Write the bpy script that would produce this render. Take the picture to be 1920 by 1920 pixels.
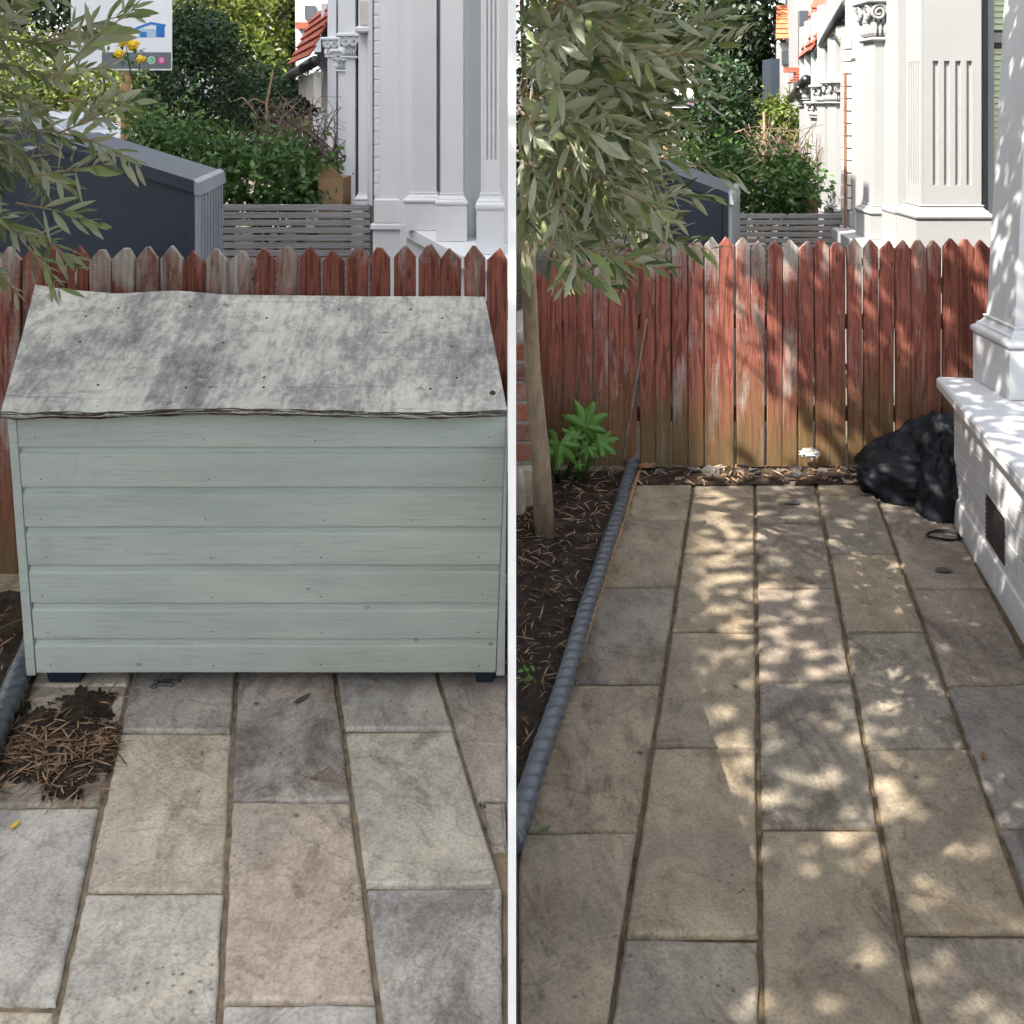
import bpy, bmesh, math, random
import numpy as np
from mathutils import Vector, Matrix, noise as mn

for o in list(bpy.data.objects):
    bpy.data.objects.remove(o)
SC = bpy.context.scene
COL = SC.collection
R = math.radians
rnd = random.Random(7)

# ------------------------------------------------------------------ camera, sky, sun, exposure
CAMH, FPX, HZ = 1.6, 2000.0, 190.0
cam_d = bpy.data.cameras.new('camera')
cam_d.sensor_width = 36.0
cam_d.sensor_fit = 'HORIZONTAL'
cam_d.lens = 36.0 * FPX / 1920.0
cam_d.shift_y = -(960.0 - HZ) / 1920.0
cam_d.clip_end = 2000
cam_d.clip_start = 0.05
cam = bpy.data.objects.new('camera', cam_d)
COL.objects.link(cam)
cam.location = (0, 0, CAMH)
cam.rotation_euler = (R(90), 0, 0)
SC.camera = cam

SUN_TRAVEL = Vector((0.70, 0.50, -1.0)).normalized()
el = math.asin(-SUN_TRAVEL.z)
az = math.atan2(-SUN_TRAVEL.x, -SUN_TRAVEL.y)
W = bpy.data.worlds.new('World')
SC.world = W
W.use_nodes = True
wn = W.node_tree
wn.nodes.clear()
wo = wn.nodes.new('ShaderNodeOutputWorld')
bg = wn.nodes.new('ShaderNodeBackground')
sky = wn.nodes.new('ShaderNodeTexSky')
sky.sky_type = 'NISHITA'
sky.sun_disc = False
sky.sun_elevation = el
sky.sun_rotation = az
sky.dust_density = 3.0
sky.ozone_density = 0.6
sky.air_density = 1.0
bg.inputs['Strength'].default_value = 0.15
hsv = wn.nodes.new('ShaderNodeHueSaturation')   # thin summer haze: a paler blue
hsv.inputs['Saturation'].default_value = 0.42
wn.links.new(sky.outputs[0], hsv.inputs['Color'])
wn.links.new(hsv.outputs[0], bg.inputs[0])
wn.links.new(bg.outputs[0], wo.inputs[0])

sun_d = bpy.data.lights.new('sun', 'SUN')
sun_d.energy = 5.0
sun_d.angle = R(0.47)
sun_d.color = (1.0, 0.93, 0.82)
sun = bpy.data.objects.new('sun', sun_d)
COL.objects.link(sun)
sun.rotation_euler = SUN_TRAVEL.to_track_quat('-Z', 'Y').to_euler()
sun.location = (-4, -5, 9)

SC.view_settings.view_transform = 'Standard'
SC.view_settings.look = 'None'
SC.view_settings.gamma = 1.0
SC.view_settings.exposure = 1.75
SC.render.engine = 'CYCLES'
SC.cycles.max_bounces = 5
SC.cycles.diffuse_bounces = 3
SC.cycles.glossy_bounces = 2
SC.cycles.transmission_bounces = 2
SC.cycles.transparent_max_bounces = 4
SC.cycles.use_denoising = True
SC.cycles.use_adaptive_sampling = True
SC.cycles.adaptive_threshold = 0.03
SC.cycles.adaptive_min_samples = 20


# ------------------------------------------------------------------ helpers
def PT(px, py, d):
    return Vector(((px - 960) * d / FPX, d, CAMH - (py - HZ) * d / FPX))


def GP(px, py, z=0.0):
    return PT(px, py, (CAMH - z) * FPX / (py - HZ))


def PX(px, d):
    return (px - 960) * d / FPX


def PZ(py, d):
    return CAMH - (py - HZ) * d / FPX


def tag(o, label=None, cat=None, group=None, kind=None):
    if label: o['label'] = label
    if cat: o['category'] = cat
    if group: o['group'] = group
    if kind: o['kind'] = kind
    return o


def attach(o, parent):
    if parent is not None:
        o.parent = parent
        m = parent.matrix_basis.copy()
        p = parent
        while p.parent is not None:
            m = p.parent.matrix_basis @ p.matrix_parent_inverse @ m
            p = p.parent
        o.matrix_parent_inverse = m.inverted()
    return o


def thing(name, loc, label, cat, group=None):
    o = bpy.data.objects.new(name, None)
    o.location = loc
    o.empty_display_size = 0.1
    COL.objects.link(o)
    return tag(o, label, cat, group)


def link_mesh(name, me, mat, parent=None, smooth=False, color=None):
    if mat is not None and len(me.materials) == 0:
        me.materials.append(mat)
    if smooth:
        me.polygons.foreach_set('use_smooth', [True] * len(me.polygons))
    o = bpy.data.objects.new(name, me)
    COL.objects.link(o)
    if color is not None:
        o.color = (*color, 1.0) if len(color) == 3 else color
    return attach(o, parent)


class MB:
    def __init__(s):
        s.v = []
        s.f = []

    def add(s, vs, fs):
        b = len(s.v)
        s.v += [tuple(v) for v in vs]
        s.f += [tuple(i + b for i in f) for f in fs]
        return s

    def box(s, x0, x1, y0, y1, z0, z1):
        return s.add([(x0, y0, z0), (x1, y0, z0), (x1, y1, z0), (x0, y1, z0), (x0, y0, z1), (x1, y0, z1), (x1, y1, z1), (x0, y1, z1)],
                     [(0, 3, 2, 1), (4, 5, 6, 7), (0, 1, 5, 4), (1, 2, 6, 5), (2, 3, 7, 6), (3, 0, 4, 7)])

    def hexa(s, p):
        return s.add(p, [(0, 3, 2, 1), (4, 5, 6, 7), (0, 1, 5, 4), (1, 2, 6, 5), (2, 3, 7, 6), (3, 0, 4, 7)])

    def cbox(s, x0, x1, y0, y1, z0, z1, c=0.004):
        """box with chamfered edges on all sides"""
        pts = []
        for z, i in ((z0, c), (z0 + c, 0), (z1 - c, 0), (z1, c)):
            pts.append((z, -i))
        return s.rloft(x0, x1, y0, y1, pts)

    def rloft(s, x0, x1, y0, y1, levels):
        """rectangular rings (z, outward offset) lofted and capped"""
        b = []
        for z, o in levels:
            b.append([(x0 - o, y0 - o, z), (x1 + o, y0 - o, z), (x1 + o, y1 + o, z), (x0 - o, y1 + o, z)])
        return s.rings(b)

    def rings(s, rings, cap=True, close=True):
        n = len(rings[0])
        base = len(s.v)
        for r in rings:
            s.v += [tuple(p) for p in r]
        for k in range(len(rings) - 1):
            for i in range(n if close else n - 1):
                j = (i + 1) % n
                a = base + k * n
                s.f.append((a + i, a + j, a + n + j, a + n + i))
        if cap:
            s.f.append(tuple(base + i for i in reversed(range(n))))
            s.f.append(tuple(base + (len(rings) - 1) * n + i for i in range(n)))
        return s

    def prism(s, poly, z0, z1):
        """plan polygon (counter-clockwise) extruded in z"""
        return s.rings([[(x, y, z0) for x, y in poly], [(x, y, z1) for x, y in poly]])

    def tube(s, pts, rad, n=8, cap=True):
        pts = [Vector(p) for p in pts]
        if not hasattr(rad, '__len__'):
            rad = [rad] * len(pts)
        rings = []
        up = Vector((0, 0, 1))
        prev = None
        for i, p in enumerate(pts):
            t = (pts[min(i + 1, len(pts) - 1)] - pts[max(i - 1, 0)])
            if t.length < 1e-9: t = Vector((0, 0, 1))
            t.normalize()
            if prev is None:
                a = t.cross(up)
                if a.length < 1e-3: a = t.cross(Vector((1, 0, 0)))
            else:
                a = prev - t * prev.dot(t)
            a.normalize()
            prev = a
            b = t.cross(a)
            rings.append([p + (a * math.cos(2 * math.pi * k / n) + b * math.sin(2 * math.pi * k / n)) * rad[i] for k in range(n)])
        return s.rings(rings, cap)

    def ball(s, c, r, nu=10, nv=7, fn=None):
        c = Vector(c)
        if not hasattr(r, '__len__'): r = (r, r, r)
        rings = []
        for j in range(1, nv):
            ph = math.pi * j / nv
            ring = []
            for i in range(nu):
                th = 2 * math.pi * i / nu
                q = Vector((math.sin(ph) * math.cos(th), math.sin(ph) * math.sin(th), -math.cos(ph)))
                k = fn(q) if fn else 1.0
                ring.append(c + Vector((q.x * r[0], q.y * r[1], q.z * r[2])) * k)
            rings.append(ring)
        return s.rings(rings)

    def mesh(s, name):
        me = bpy.data.meshes.new(name)
        me.from_pydata(s.v, [], s.f)
        me.update()
        return me

    def build(s, name, mat, parent=None, smooth=False, color=None):
        return link_mesh(name, s.mesh(name), mat, parent, smooth, color)


# ------------------------------------------------------------------ materials
class M:
    def __init__(s, name, rough=0.8, spec=0.3):
        s.m = bpy.data.materials.new(name)
        s.m.use_nodes = True
        s.nt = s.m.node_tree
        s.bsdf = s.nt.nodes['Principled BSDF']
        s.bsdf.inputs['Roughness'].default_value = rough
        s.bsdf.inputs['Specular IOR Level'].default_value = spec
        tc = s.nt.nodes.new('ShaderNodeTexCoord')
        s.oi = s.nt.nodes.new('ShaderNodeObjectInfo')
        mul = s.nt.nodes.new('ShaderNodeVectorMath')
        mul.operation = 'MULTIPLY_ADD'
        s.nt.links.new(s.oi.outputs['Random'], mul.inputs[0])
        mul.inputs[1].default_value = (37.0, 23.0, 51.0)
        s.nt.links.new(tc.outputs['Object'], mul.inputs[2])
        s.vec = mul.outputs[0]
        s.obj = tc.outputs['Object']

    def lk(s, a, b):
        if hasattr(a, 'links'):
            s.nt.links.new(a, b)
        else:
            if b.type == 'RGBA' and not hasattr(a, '__len__'):
                a = (a, a, a, 1)
            elif b.type == 'RGBA' and len(a) == 3:
                a = (*a, 1)
            b.default_value = a

    def noise(s, scale, detail=8, rough=0.6, st=(1, 1, 1), dist=0.0, raw=False):
        mp = s.nt.nodes.new('ShaderNodeMapping')
        mp.inputs['Scale'].default_value = st
        s.nt.links.new(s.obj if raw else s.vec, mp.inputs['Vector'])
        n = s.nt.nodes.new('ShaderNodeTexNoise')
        n.inputs['Scale'].default_value = scale
        n.inputs['Detail'].default_value = min(detail, 5)
        n.inputs['Roughness'].default_value = rough
        n.inputs['Distortion'].default_value = dist
        s.nt.links.new(mp.outputs[0], n.inputs['Vector'])
        return n.outputs['Fac']

    def voro(s, scale, st=(1, 1, 1), feature='F1'):
        mp = s.nt.nodes.new('ShaderNodeMapping')
        mp.inputs['Scale'].default_value = st
        s.nt.links.new(s.vec, mp.inputs['Vector'])
        n = s.nt.nodes.new('ShaderNodeTexVoronoi')
        n.feature = feature
        n.inputs['Scale'].default_value = scale
        s.nt.links.new(mp.outputs[0], n.inputs['Vector'])
        return n.outputs['Distance']

    def z(s):
        sp = s.nt.nodes.new('ShaderNodeSeparateXYZ')
        s.nt.links.new(s.obj, sp.inputs[0])
        return sp.outputs[2]

    def ramp(s, fac, *stops):
        r = s.nt.nodes.new('ShaderNodeValToRGB')
        s.nt.links.new(fac, r.inputs[0])
        e = r.color_ramp.elements
        while len(e) < len(stops): e.new(0.5)
        for k, (p, c) in enumerate(stops):
            e[k].position = p
            if not hasattr(c, '__len__'): c = (c, c, c)
            e[k].color = (*c[:3], 1)
        return r.outputs[0]

    def mix(s, fac, a, b, mode='MIX'):
        n = s.nt.nodes.new('ShaderNodeMix')
        n.data_type = 'RGBA'
        n.blend_type = mode
        s.lk(fac, n.inputs[0])
        s.lk(a, n.inputs[6])
        s.lk(b, n.inputs[7])
        return n.outputs[2]

    def math(s, op, a, b=0.0, clamp=False):
        n = s.nt.nodes.new('ShaderNodeMath')
        n.operation = op
        n.use_clamp = clamp
        s.lk(a, n.inputs[0])
        s.lk(b, n.inputs[1])
        return n.outputs[0]

    def attr(s, name):
        n = s.nt.nodes.new('ShaderNodeAttribute')
        n.attribute_name = name
        return n.outputs['Fac']

    def color(s, c):
        s.lk(c, s.bsdf.inputs['Base Color'])
        return s

    def rough(s, c):
        s.lk(c, s.bsdf.inputs['Roughness'])
        return s

    def bump(s, h, strength=0.3, dist=0.01):
        b = s.nt.nodes.new('ShaderNodeBump')
        b.inputs['Strength'].default_value = strength
        b.inputs['Distance'].default_value = dist
        s.nt.links.new(h, b.inputs['Height'])
        s.nt.links.new(b.outputs[0], s.bsdf.inputs['Normal'])
        return s


def simple(name, c, rough=0.7, spec=0.3, var=0.25, scale=12, bump=0.15, st=(1, 1, 1)):
    m = M(name, rough, spec)
    n = m.noise(scale, 6, 0.6, st)
    d = tuple(x * (1 - var) for x in c)
    l = tuple(min(1, x * (1 + var * 0.6)) for x in c)
    m.color(m.ramp(n, (0.3, d), (0.7, l)))
    if bump: m.bump(n, bump, 0.006)
    return m.m


def leafmat(name, dark, light, trans=0.3, rough=0.5, back=None):
    m = M(name, rough, 0.4)
    t = m.attr('tint')
    c = m.ramp(t, (0.0, dark), (0.75, light), (1.0, tuple(min(1, x * 1.35) for x in light)))
    if back is not None:
        g = m.nt.nodes.new('ShaderNodeNewGeometry')
        c = m.mix(g.outputs['Backfacing'], c, back)
    m.color(c)
    tr = m.nt.nodes.new('ShaderNodeBsdfTranslucent')
    m.nt.links.new(m.mix(1.0, c, (1.0, 1.0, 0.55), 'MULTIPLY'), tr.inputs['Color'])
    ms = m.nt.nodes.new('ShaderNodeMixShader')
    ms.inputs[0].default_value = trans
    out = m.nt.nodes['Material Output']
    m.nt.links.new(m.bsdf.outputs[0], ms.inputs[1])
    m.nt.links.new(tr.outputs[0], ms.inputs[2])
    m.nt.links.new(ms.outputs[0], out.inputs[0])
    return m.m


def slab_material():
    m = M('sandstone', 0.85, 0.25)
    big = m.noise(3.2, 8, 0.62, (1, 1, 1), 0.6)
    mid = m.noise(14, 10, 0.7, (1, 0.6, 1), 0.3)
    fine = m.noise(120, 6, 0.7)
    oc = m.oi.outputs['Color']
    c = m.mix(m.ramp(big, (0.3, 0.0), (0.7, 1.0)), m.mix(1.0, oc, (0.72, 0.71, 0.72), 'MULTIPLY'), m.mix(1.0, oc, (1.22, 1.19, 1.12), 'MULTIPLY'))
    c = m.mix(m.ramp(mid, (0.42, 0.0), (0.62, 0.8)), c, m.mix(1.0, c, (0.70, 0.685, 0.68), 'MULTIPLY'))
    # rusty iron bloom
    rust = m.noise(2.1, 4, 0.5, (1, 1, 1), 1.2)
    c = m.mix(m.ramp(rust, (0.60, 0.0), (0.78, 0.45)), c, m.mix(1.0, c, (1.12, 0.86, 0.58), 'MULTIPLY'))
    # grain
    c = m.mix(m.ramp(fine, (0.36, 0.75), (0.56, 0.0)), c, m.mix(1.0, c, (0.62, 0.60, 0.60), 'MULTIPLY'))
    # lichen and dirt spots
    sp = m.voro(11)
    spm = m.math('MULTIPLY', m.ramp(sp, (0.05, 1.0), (0.13, 0.0)), m.ramp(m.noise(5, 3), (0.54, 0.0), (0.62, 0.9)))
    c = m.mix(spm, c, (0.035, 0.033, 0.035))
    sp2 = m.voro(42)
    spm2 = m.math('MULTIPLY', m.ramp(sp2, (0.10, 1.0), (0.22, 0.0)), m.ramp(m.noise(4, 4), (0.50, 0.0), (0.66, 0.85)))
    c = m.mix(spm2, c, m.mix(1.0, c, (0.28, 0.27, 0.28), 'MULTIPLY'))
    stain = m.noise(4.5, 10, 0.75, (1.4, 0.7, 1), 0.8)
    stain = m.math('ADD', stain, m.math('MULTIPLY', m.math('SUBTRACT', m.oi.outputs['Alpha'], 0.5), 0.30))
    c = m.mix(m.ramp(stain, (0.54, 0.0), (0.68, 0.75)), c, m.mix(1.0, c, (0.45, 0.42, 0.41), 'MULTIPLY'))
    gl = m.noise(2.4, 5, 0.55, (1, 1, 1), 1.5)
    c = m.mix(m.ramp(gl, (0.488, 0.0), (0.497, 0.45), (0.503, 0.45), (0.512, 0.0)), c, m.mix(1.0, c, (0.55, 0.53, 0.52), 'MULTIPLY'))
    m.color(c)
    h = m.math('ADD', m.math('MULTIPLY', mid, 0.7), m.math('MULTIPLY', fine, 0.35))
    ridge = m.ramp(m.noise(2.4, 5, 0.55, (1, 1, 1), 1.5), (0.44, 0.0), (0.50, 0.5), (0.56, 0.35), (0.62, 0.9))
    m.bump(m.math('ADD', h, ridge), 0.55, 0.006)
    m.rough(m.ramp(mid, (0.3, 0.72), (0.7, 0.92)))
    return m.m


def picket_material():
    m = M('stained_picket_wood', 0.8, 0.25)
    sep = m.nt.nodes.new('ShaderNodeSeparateColor')
    m.nt.links.new(m.oi.outputs['Color'], sep.inputs[0])
    wea, ton, top = sep.outputs[0], sep.outputs[1], sep.outputs[2]
    grain = m.noise(7, 8, 0.65, (14, 14, 0.9), 0.7)
    ring = m.noise(2.2, 5, 0.5, (16, 16, 1.3), 2.2)
    saw = m.noise(9, 3, 0.6, (0.4, 0.4, 22))
    red = m.mix(m.ramp(grain, (0.30, 0.0), (0.70, 1.0)), (0.110, 0.034, 0.025), (0.250, 0.086, 0.062))
    red = m.mix(m.ramp(ring, (0.42, 0.75), (0.50, 0.0)), red, (0.075, 0.020, 0.014))
    red = m.mix(ton, red, m.mix(1.0, red, (1.45, 1.5, 1.45), 'MULTIPLY'))
    grey = m.mix(m.ramp(grain, (0.3, 0.0), (0.7, 1.0)), (0.19, 0.165, 0.145), (0.46, 0.42, 0.38))
    kn = m.voro(5.5, (3.2, 3.2, 1.0))
    knm = m.math('MULTIPLY', m.ramp(kn, (0.06, 1.0), (0.14, 0.0)), m.ramp(m.noise(3.3, 2), (0.47, 0.0), (0.56, 0.9)))
    z = m.z()
    # bare weathered wood towards the tips, in patches that follow the grain
    up = m.math('MULTIPLY', m.math('SUBTRACT', z, m.math('SUBTRACT', m.math('MULTIPLY', top, 2.0), 0.24)), 3.2)
    up = m.math('MAXIMUM', up, 0.0)
    up = m.math('MULTIPLY', up, m.math('ADD', wea, 0.25))
    patch = m.noise(2.6, 7, 0.65, (5, 5, 1.1), 0.4)
    w = m.math('ADD', m.math('ADD', patch, m.math('MULTIPLY', wea, 0.26)), m.math('MULTIPLY', up, 0.28))
    w = m.math('ADD', w, m.math('MULTIPLY', m.math('SUBTRACT', saw, 0.5), 0.10))
    c = m.mix(m.ramp(w, (0.71, 0.0), (0.93, 1.0)), red, grey)
    c = m.mix(knm, c, (0.045, 0.022, 0.015))
    # green-brown algae near the ground
    alg = m.math('ADD', m.math('MULTIPLY', m.math('SUBTRACT', 0.62, z), 1.2), m.math('SUBTRACT', m.noise(4, 5), 0.52))
    c = m.mix(m.math('MULTIPLY', m.ramp(alg, (0.12, 0.0), (0.62, 0.85)), m.math('GREATER_THAN', 0.8, z)), c, m.mix(grain, (0.05, 0.038, 0.016), (0.16, 0.115, 0.048)))
    m.color(c)
    m.bump(m.math('ADD', grain, m.math('MULTIPLY', saw, 0.5)), 0.5, 0.003)
    return m.m


def sage_paint():
    m = M('sage_painted_timber', 0.62, 0.3)
    a = m.noise(3, 6, 0.6, (0.5, 1, 3))
    g = m.noise(10, 8, 0.7, (0.7, 8, 16), 0.4)
    c = m.mix(m.ramp(a, (0.3, 0.0), (0.72, 1.0)), (0.325, 0.362, 0.325), (0.430, 0.470, 0.422))
    c = m.mix(m.ramp(g, (0.30, 0.7), (0.48, 0.0)), c, (0.25, 0.285, 0.265))
    d = m.noise(6, 9, 0.75, (1, 1, 0.6))
    c = m.mix(m.ramp(d, (0.63, 0.0), (0.80, 0.55)), c, (0.19, 0.20, 0.185))
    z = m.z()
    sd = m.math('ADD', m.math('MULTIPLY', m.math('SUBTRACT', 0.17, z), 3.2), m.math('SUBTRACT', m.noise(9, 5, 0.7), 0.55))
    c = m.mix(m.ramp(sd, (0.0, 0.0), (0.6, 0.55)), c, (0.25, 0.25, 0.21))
    c = m.mix(m.ramp(m.noise(2.2, 4, 0.6, (0.7, 1, 1)), (0.5, 0.0), (0.75, 0.35)), c, (0.345, 0.385, 0.375))
    k = m.voro(7.5, (1, 0.3, 1.8))
    c = m.mix(m.math('MULTIPLY', m.ramp(k, (0.03, 0.9), (0.075, 0.0)), m.ramp(m.noise(5, 2), (0.45, 0.0), (0.55, 0.8))), c, (0.12, 0.125, 0.115))
    m.color(c)
    m.bump(m.math('ADD', g, m.math('MULTIPLY', d, 0.6)), 0.22, 0.003)
    return m.m


def ply_material():
    m = M('weathered_plywood', 0.88, 0.2)
    a = m.noise(3.4, 10, 0.72, (1.3, 1, 1), 0.3)
    v = m.noise(16, 9, 0.75, (1.7, 0.8, 1), 0.2)
    h = m.noise(6, 9, 0.7, (0.35, 4, 4), 0.8)
    e = m.noise(55, 9, 0.75, (1.4, 0.8, 1))
    b = m.math('ADD', m.math('ADD', m.math('MULTIPLY', a, 0.50), m.math('MULTIPLY', v, 0.40)), m.math('MULTIPLY', e, 0.22))
    sx = m.nt.nodes.new('ShaderNodeSeparateXYZ')
    m.nt.links.new(m.obj, sx.inputs[0])
    lf = m.ramp(m.math('MULTIPLY', sx.outputs[0], -1.0), (0.72, 0.0), (0.98, 0.085), (1.28, 0.05), (1.40, -0.0))
    fr = m.math('MULTIPLY', m.ramp(sx.outputs[1], (2.86 / 4, 0.0), (2.92 / 4, 0.09), (3.02 / 4, 0.0)) if False else m.noise(1.6, 3, 0.5), 0.22)
    st_ = m.noise(20, 4, 0.6, (3.2, 0.35, 0.35))
    b = m.math('SUBTRACT', m.math('ADD', b, m.math('MULTIPLY', m.math('SUBTRACT', st_, 0.5), 0.16)), m.math('ADD', lf, m.math('SUBTRACT', fr, 0.10)))
    c = m.ramp(b, (0.40, (0.155, 0.148, 0.148)), (0.52, (0.315, 0.305, 0.285)), (0.60, (0.50, 0.48, 0.43)), (0.72, (0.65, 0.63, 0.56)))
    c = m.mix(m.ramp(h, (0.30, 0.75), (0.42, 0.0)), c, (0.17, 0.17, 0.175))
    gr = m.noise(1.8, 3, 0.5)
    c = m.mix(m.ramp(gr, (0.5, 0.0), (0.7, 0.35)), c, m.mix(1.0, c, (0.92, 1.06, 0.97), 'MULTIPLY'))
    fl = m.noise(30, 6, 0.7, (0.6, 1, 1))
    c = m.mix(m.ramp(fl, (0.62, 0.0), (0.70, 0.6)), c, (0.66, 0.66, 0.63))
    k = m.noise(24, 5, 0.6, (0.5, 1, 1))
    c = m.mix(m.ramp(k, (0.27, 0.85), (0.34, 0.0)), c, (0.05, 0.05, 0.055))
    m.color(c)
    m.bump(m.math('ADD', b, h), 0.45, 0.004)
    return m.m


def white_paint(name='white_masonry_paint', c=(0.68, 0.69, 0.71), scale=6):
    m = M(name, 0.55, 0.35)
    a = m.noise(scale, 8, 0.65)
    g = m.noise(1.3, 5, 0.6, (1, 1, 0.5))
    col = m.mix(m.ramp(a, (0.35, 0.0), (0.7, 1.0)), tuple(x * 0.955 for x in c), c)
    col = m.mix(m.ramp(g, (0.50, 0.0), (0.80, 0.45)), col, tuple(x * 0.80 for x in c))
    dr = m.noise(5, 5, 0.6, (6, 6, 0.5))
    col = m.mix(m.ramp(dr, (0.62, 0.0), (0.78, 0.30)), col, tuple(x * k for x, k in zip(c, (0.74, 0.72, 0.68))))
    m.color(col)
    m.bump(m.noise(70, 5, 0.6), 0.08, 0.003)
    return m.m


def soil_material():
    m = M('garden_soil', 0.95, 0.1)
    a = m.noise(18, 10, 0.75)
    b = m.voro(60)
    c = m.ramp(a, (0.30, (0.012, 0.009, 0.007)), (0.55, (0.042, 0.031, 0.023)), (0.72, (0.085, 0.063, 0.046)))
    c = m.mix(m.math('MULTIPLY', m.ramp(b, (0.08, 1.0), (0.16, 0.0)), m.ramp(m.noise(9, 2), (0.52, 0.0), (0.6, 0.8))), c, (0.24, 0.20, 0.16))
    m.color(c)
    m.bump(m.math('ADD', a, m.math('MULTIPLY', m.noise(90, 5), 0.5)), 0.9, 0.012)
    return m.m


def brick_mat(name, c1, c2):
    m = M(name, 0.9, 0.2)
    a = m.noise(14, 8, 0.7)
    r = m.ramp(m.oi.outputs['Random'], (0.0, c1), (0.6, c2), (1.0, tuple(x * 0.6 for x in c2)))
    c = m.mix(m.ramp(a, (0.45, 0.0), (0.75, 0.7)), r, (0.30, 0.27, 0.24))
    m.color(c)
    m.bump(a, 0.5, 0.006)
    return m.m


MAT = {}
MAT['slab'] = slab_material()
MAT['picket'] = picket_material()
MAT['sage'] = sage_paint()
MAT['ply'] = ply_material()
MAT['plyedge'] = simple('delaminated_ply_edge', (0.10, 0.075, 0.06), 0.95, 0.1, 0.7, 30, 0.6, (0.4, 1, 6))
MAT['white'] = white_paint()
MAT['dimmed_white'] = white_paint('sun_dimmed_white_paint', (0.30, 0.303, 0.306))  # white darkened in its colour so the sunlit fronts keep their detail
MAT['baywhite'] = white_paint('bay_white_paint', (0.50, 0.505, 0.515))  # lighter copy of that white for the shaded near bay
MAT['cream'] = white_paint('cream_masonry_paint', (0.58, 0.55, 0.49))
MAT['soil'] = soil_material()
MAT['mortar_pale'] = simple('sandy_joint_mortar', (0.25, 0.20, 0.14), 0.95, 0.1, 0.5, 26, 0.5)
MAT['mortar_dark'] = simple('dirty_joint_mortar', (0.115, 0.085, 0.052), 0.95, 0.1, 0.55, 26, 0.5)
MAT['navy'] = simple('navy_powder_coat', (0.022, 0.032, 0.048), 0.5, 0.4, 0.12, 3, 0.02)
MAT['ribgrey'] = simple('grey_ribbed_steel', (0.26, 0.28, 0.31), 0.5, 0.4, 0.15, 4, 0.02)
MAT['slat'] = simple('silvered_timber', (0.25, 0.245, 0.245), 0.85, 0.2, 0.35, 8, 0.3, (0.5, 4, 14))
MAT['railwood'] = simple('dark_rail_timber', (0.06, 0.035, 0.026), 0.9, 0.15, 0.4, 10, 0.3, (0.6, 6, 6))
MAT['bark'] = simple('grey_olive_bark', (0.27, 0.205, 0.135), 0.9, 0.15, 0.35, 16, 0.6, (2, 2, 0.7))
MAT['darkbark'] = simple('dark_bark', (0.07, 0.055, 0.04), 0.95, 0.1, 0.5, 14, 0.6)
MAT['twig'] = simple('dry_twig', (0.26, 0.185, 0.12), 0.9, 0.1, 0.4, 20, 0.2)
MAT['deadtwig'] = simple('dead_branch', (0.20, 0.15, 0.12), 0.9, 0.1, 0.45, 20, 0.2)
MAT['olive'] = leafmat('olive_leaf', (0.050, 0.078, 0.036), (0.185, 0.225, 0.095), 0.32, 0.34, (0.32, 0.34, 0.25))
MAT['rose'] = leafmat('rose_leaf', (0.026, 0.062, 0.018), (0.095, 0.185, 0.050), 0.35)
MAT['hedge'] = leafmat('hedge_leaf', (0.010, 0.026, 0.012), (0.040, 0.082, 0.030), 0.25)
MAT['lime'] = leafmat('lime_leaf', (0.050, 0.080, 0.014), (0.160, 0.200, 0.040), 0.4)
MAT['plane'] = leafmat('street_tree_leaf', (0.030, 0.060, 0.015), (0.080, 0.130, 0.035), 0.3)
MAT['darktree'] = leafmat('dark_tree_leaf', (0.010, 0.018, 0.007), (0.030, 0.052, 0.018), 0.2)
MAT['acanthus'] = leafmat('broad_leaf', (0.045, 0.125, 0.020), (0.110, 0.240, 0.045), 0.3, 0.4)
MAT['needle'] = leafmat('dry_bamboo_litter', (0.06, 0.035, 0.022), (0.30, 0.19, 0.115), 0.05, 0.8)
MAT['rope'] = simple('blue_grey_rope_edging', (0.075, 0.088, 0.102), 0.30, 0.6, 0.3, 30, 0.1)
MAT['blackbag'] = simple('black_bag_plastic', (0.007, 0.009, 0.013), 0.62, 0.25, 0.3, 14, 0.5)
MAT['strap'] = M('black_webbing', 0.7, 0.3).color((0.008, 0.008, 0.010)).m
MAT['paper'] = simple('crumpled_paper', (0.40, 0.385, 0.35), 0.8, 0.2, 0.2, 30, 0.2)
MAT['brick'] = brick_mat('red_stock_brick', (0.30, 0.10, 0.055), (0.22, 0.085, 0.055))
MAT['partybrick'] = simple('faded_party_brick', (0.22, 0.115, 0.08), 0.9, 0.2, 0.4, 20, 0.3)
MAT['mortar'] = simple('lime_mortar', (0.30, 0.27, 0.23), 0.95, 0.1, 0.3, 30, 0.4)
MAT['stone'] = simple('pale_rubble_stone', (0.42, 0.37, 0.28), 0.9, 0.15, 0.4, 14, 0.5)
MAT['slate'] = simple('slate_chip', (0.075, 0.07, 0.07), 0.7, 0.3, 0.4, 20, 0.3)
MAT['dryleaf'] = simple('dry_brown_leaf', (0.22, 0.11, 0.055), 0.8, 0.2, 0.4, 30, 0.2)
MAT['redtile'] = simple('red_clay_tile', (0.36, 0.095, 0.060), 0.85, 0.2, 0.35, 9, 0.2)
MAT['terracotta'] = simple('terracotta_tile', (0.42, 0.15, 0.075), 0.85, 0.2, 0.35, 9, 0.2)
MAT['black'] = simple('black_gutter_paint', (0.014, 0.014, 0.016), 0.35, 0.5, 0.2, 9, 0.0)
MAT['glass'] = M('window_glass', 0.08, 0.6).color((0.05, 0.06, 0.07)).m
MAT['blind'] = simple('pale_green_blind', (0.56, 0.62, 0.42), 0.6, 0.3, 0.06, 4, 0.02)
MAT['cardboard'] = simple('brown_cardboard', (0.30, 0.20, 0.115), 0.9, 0.1, 0.15, 4, 0.1)
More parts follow.
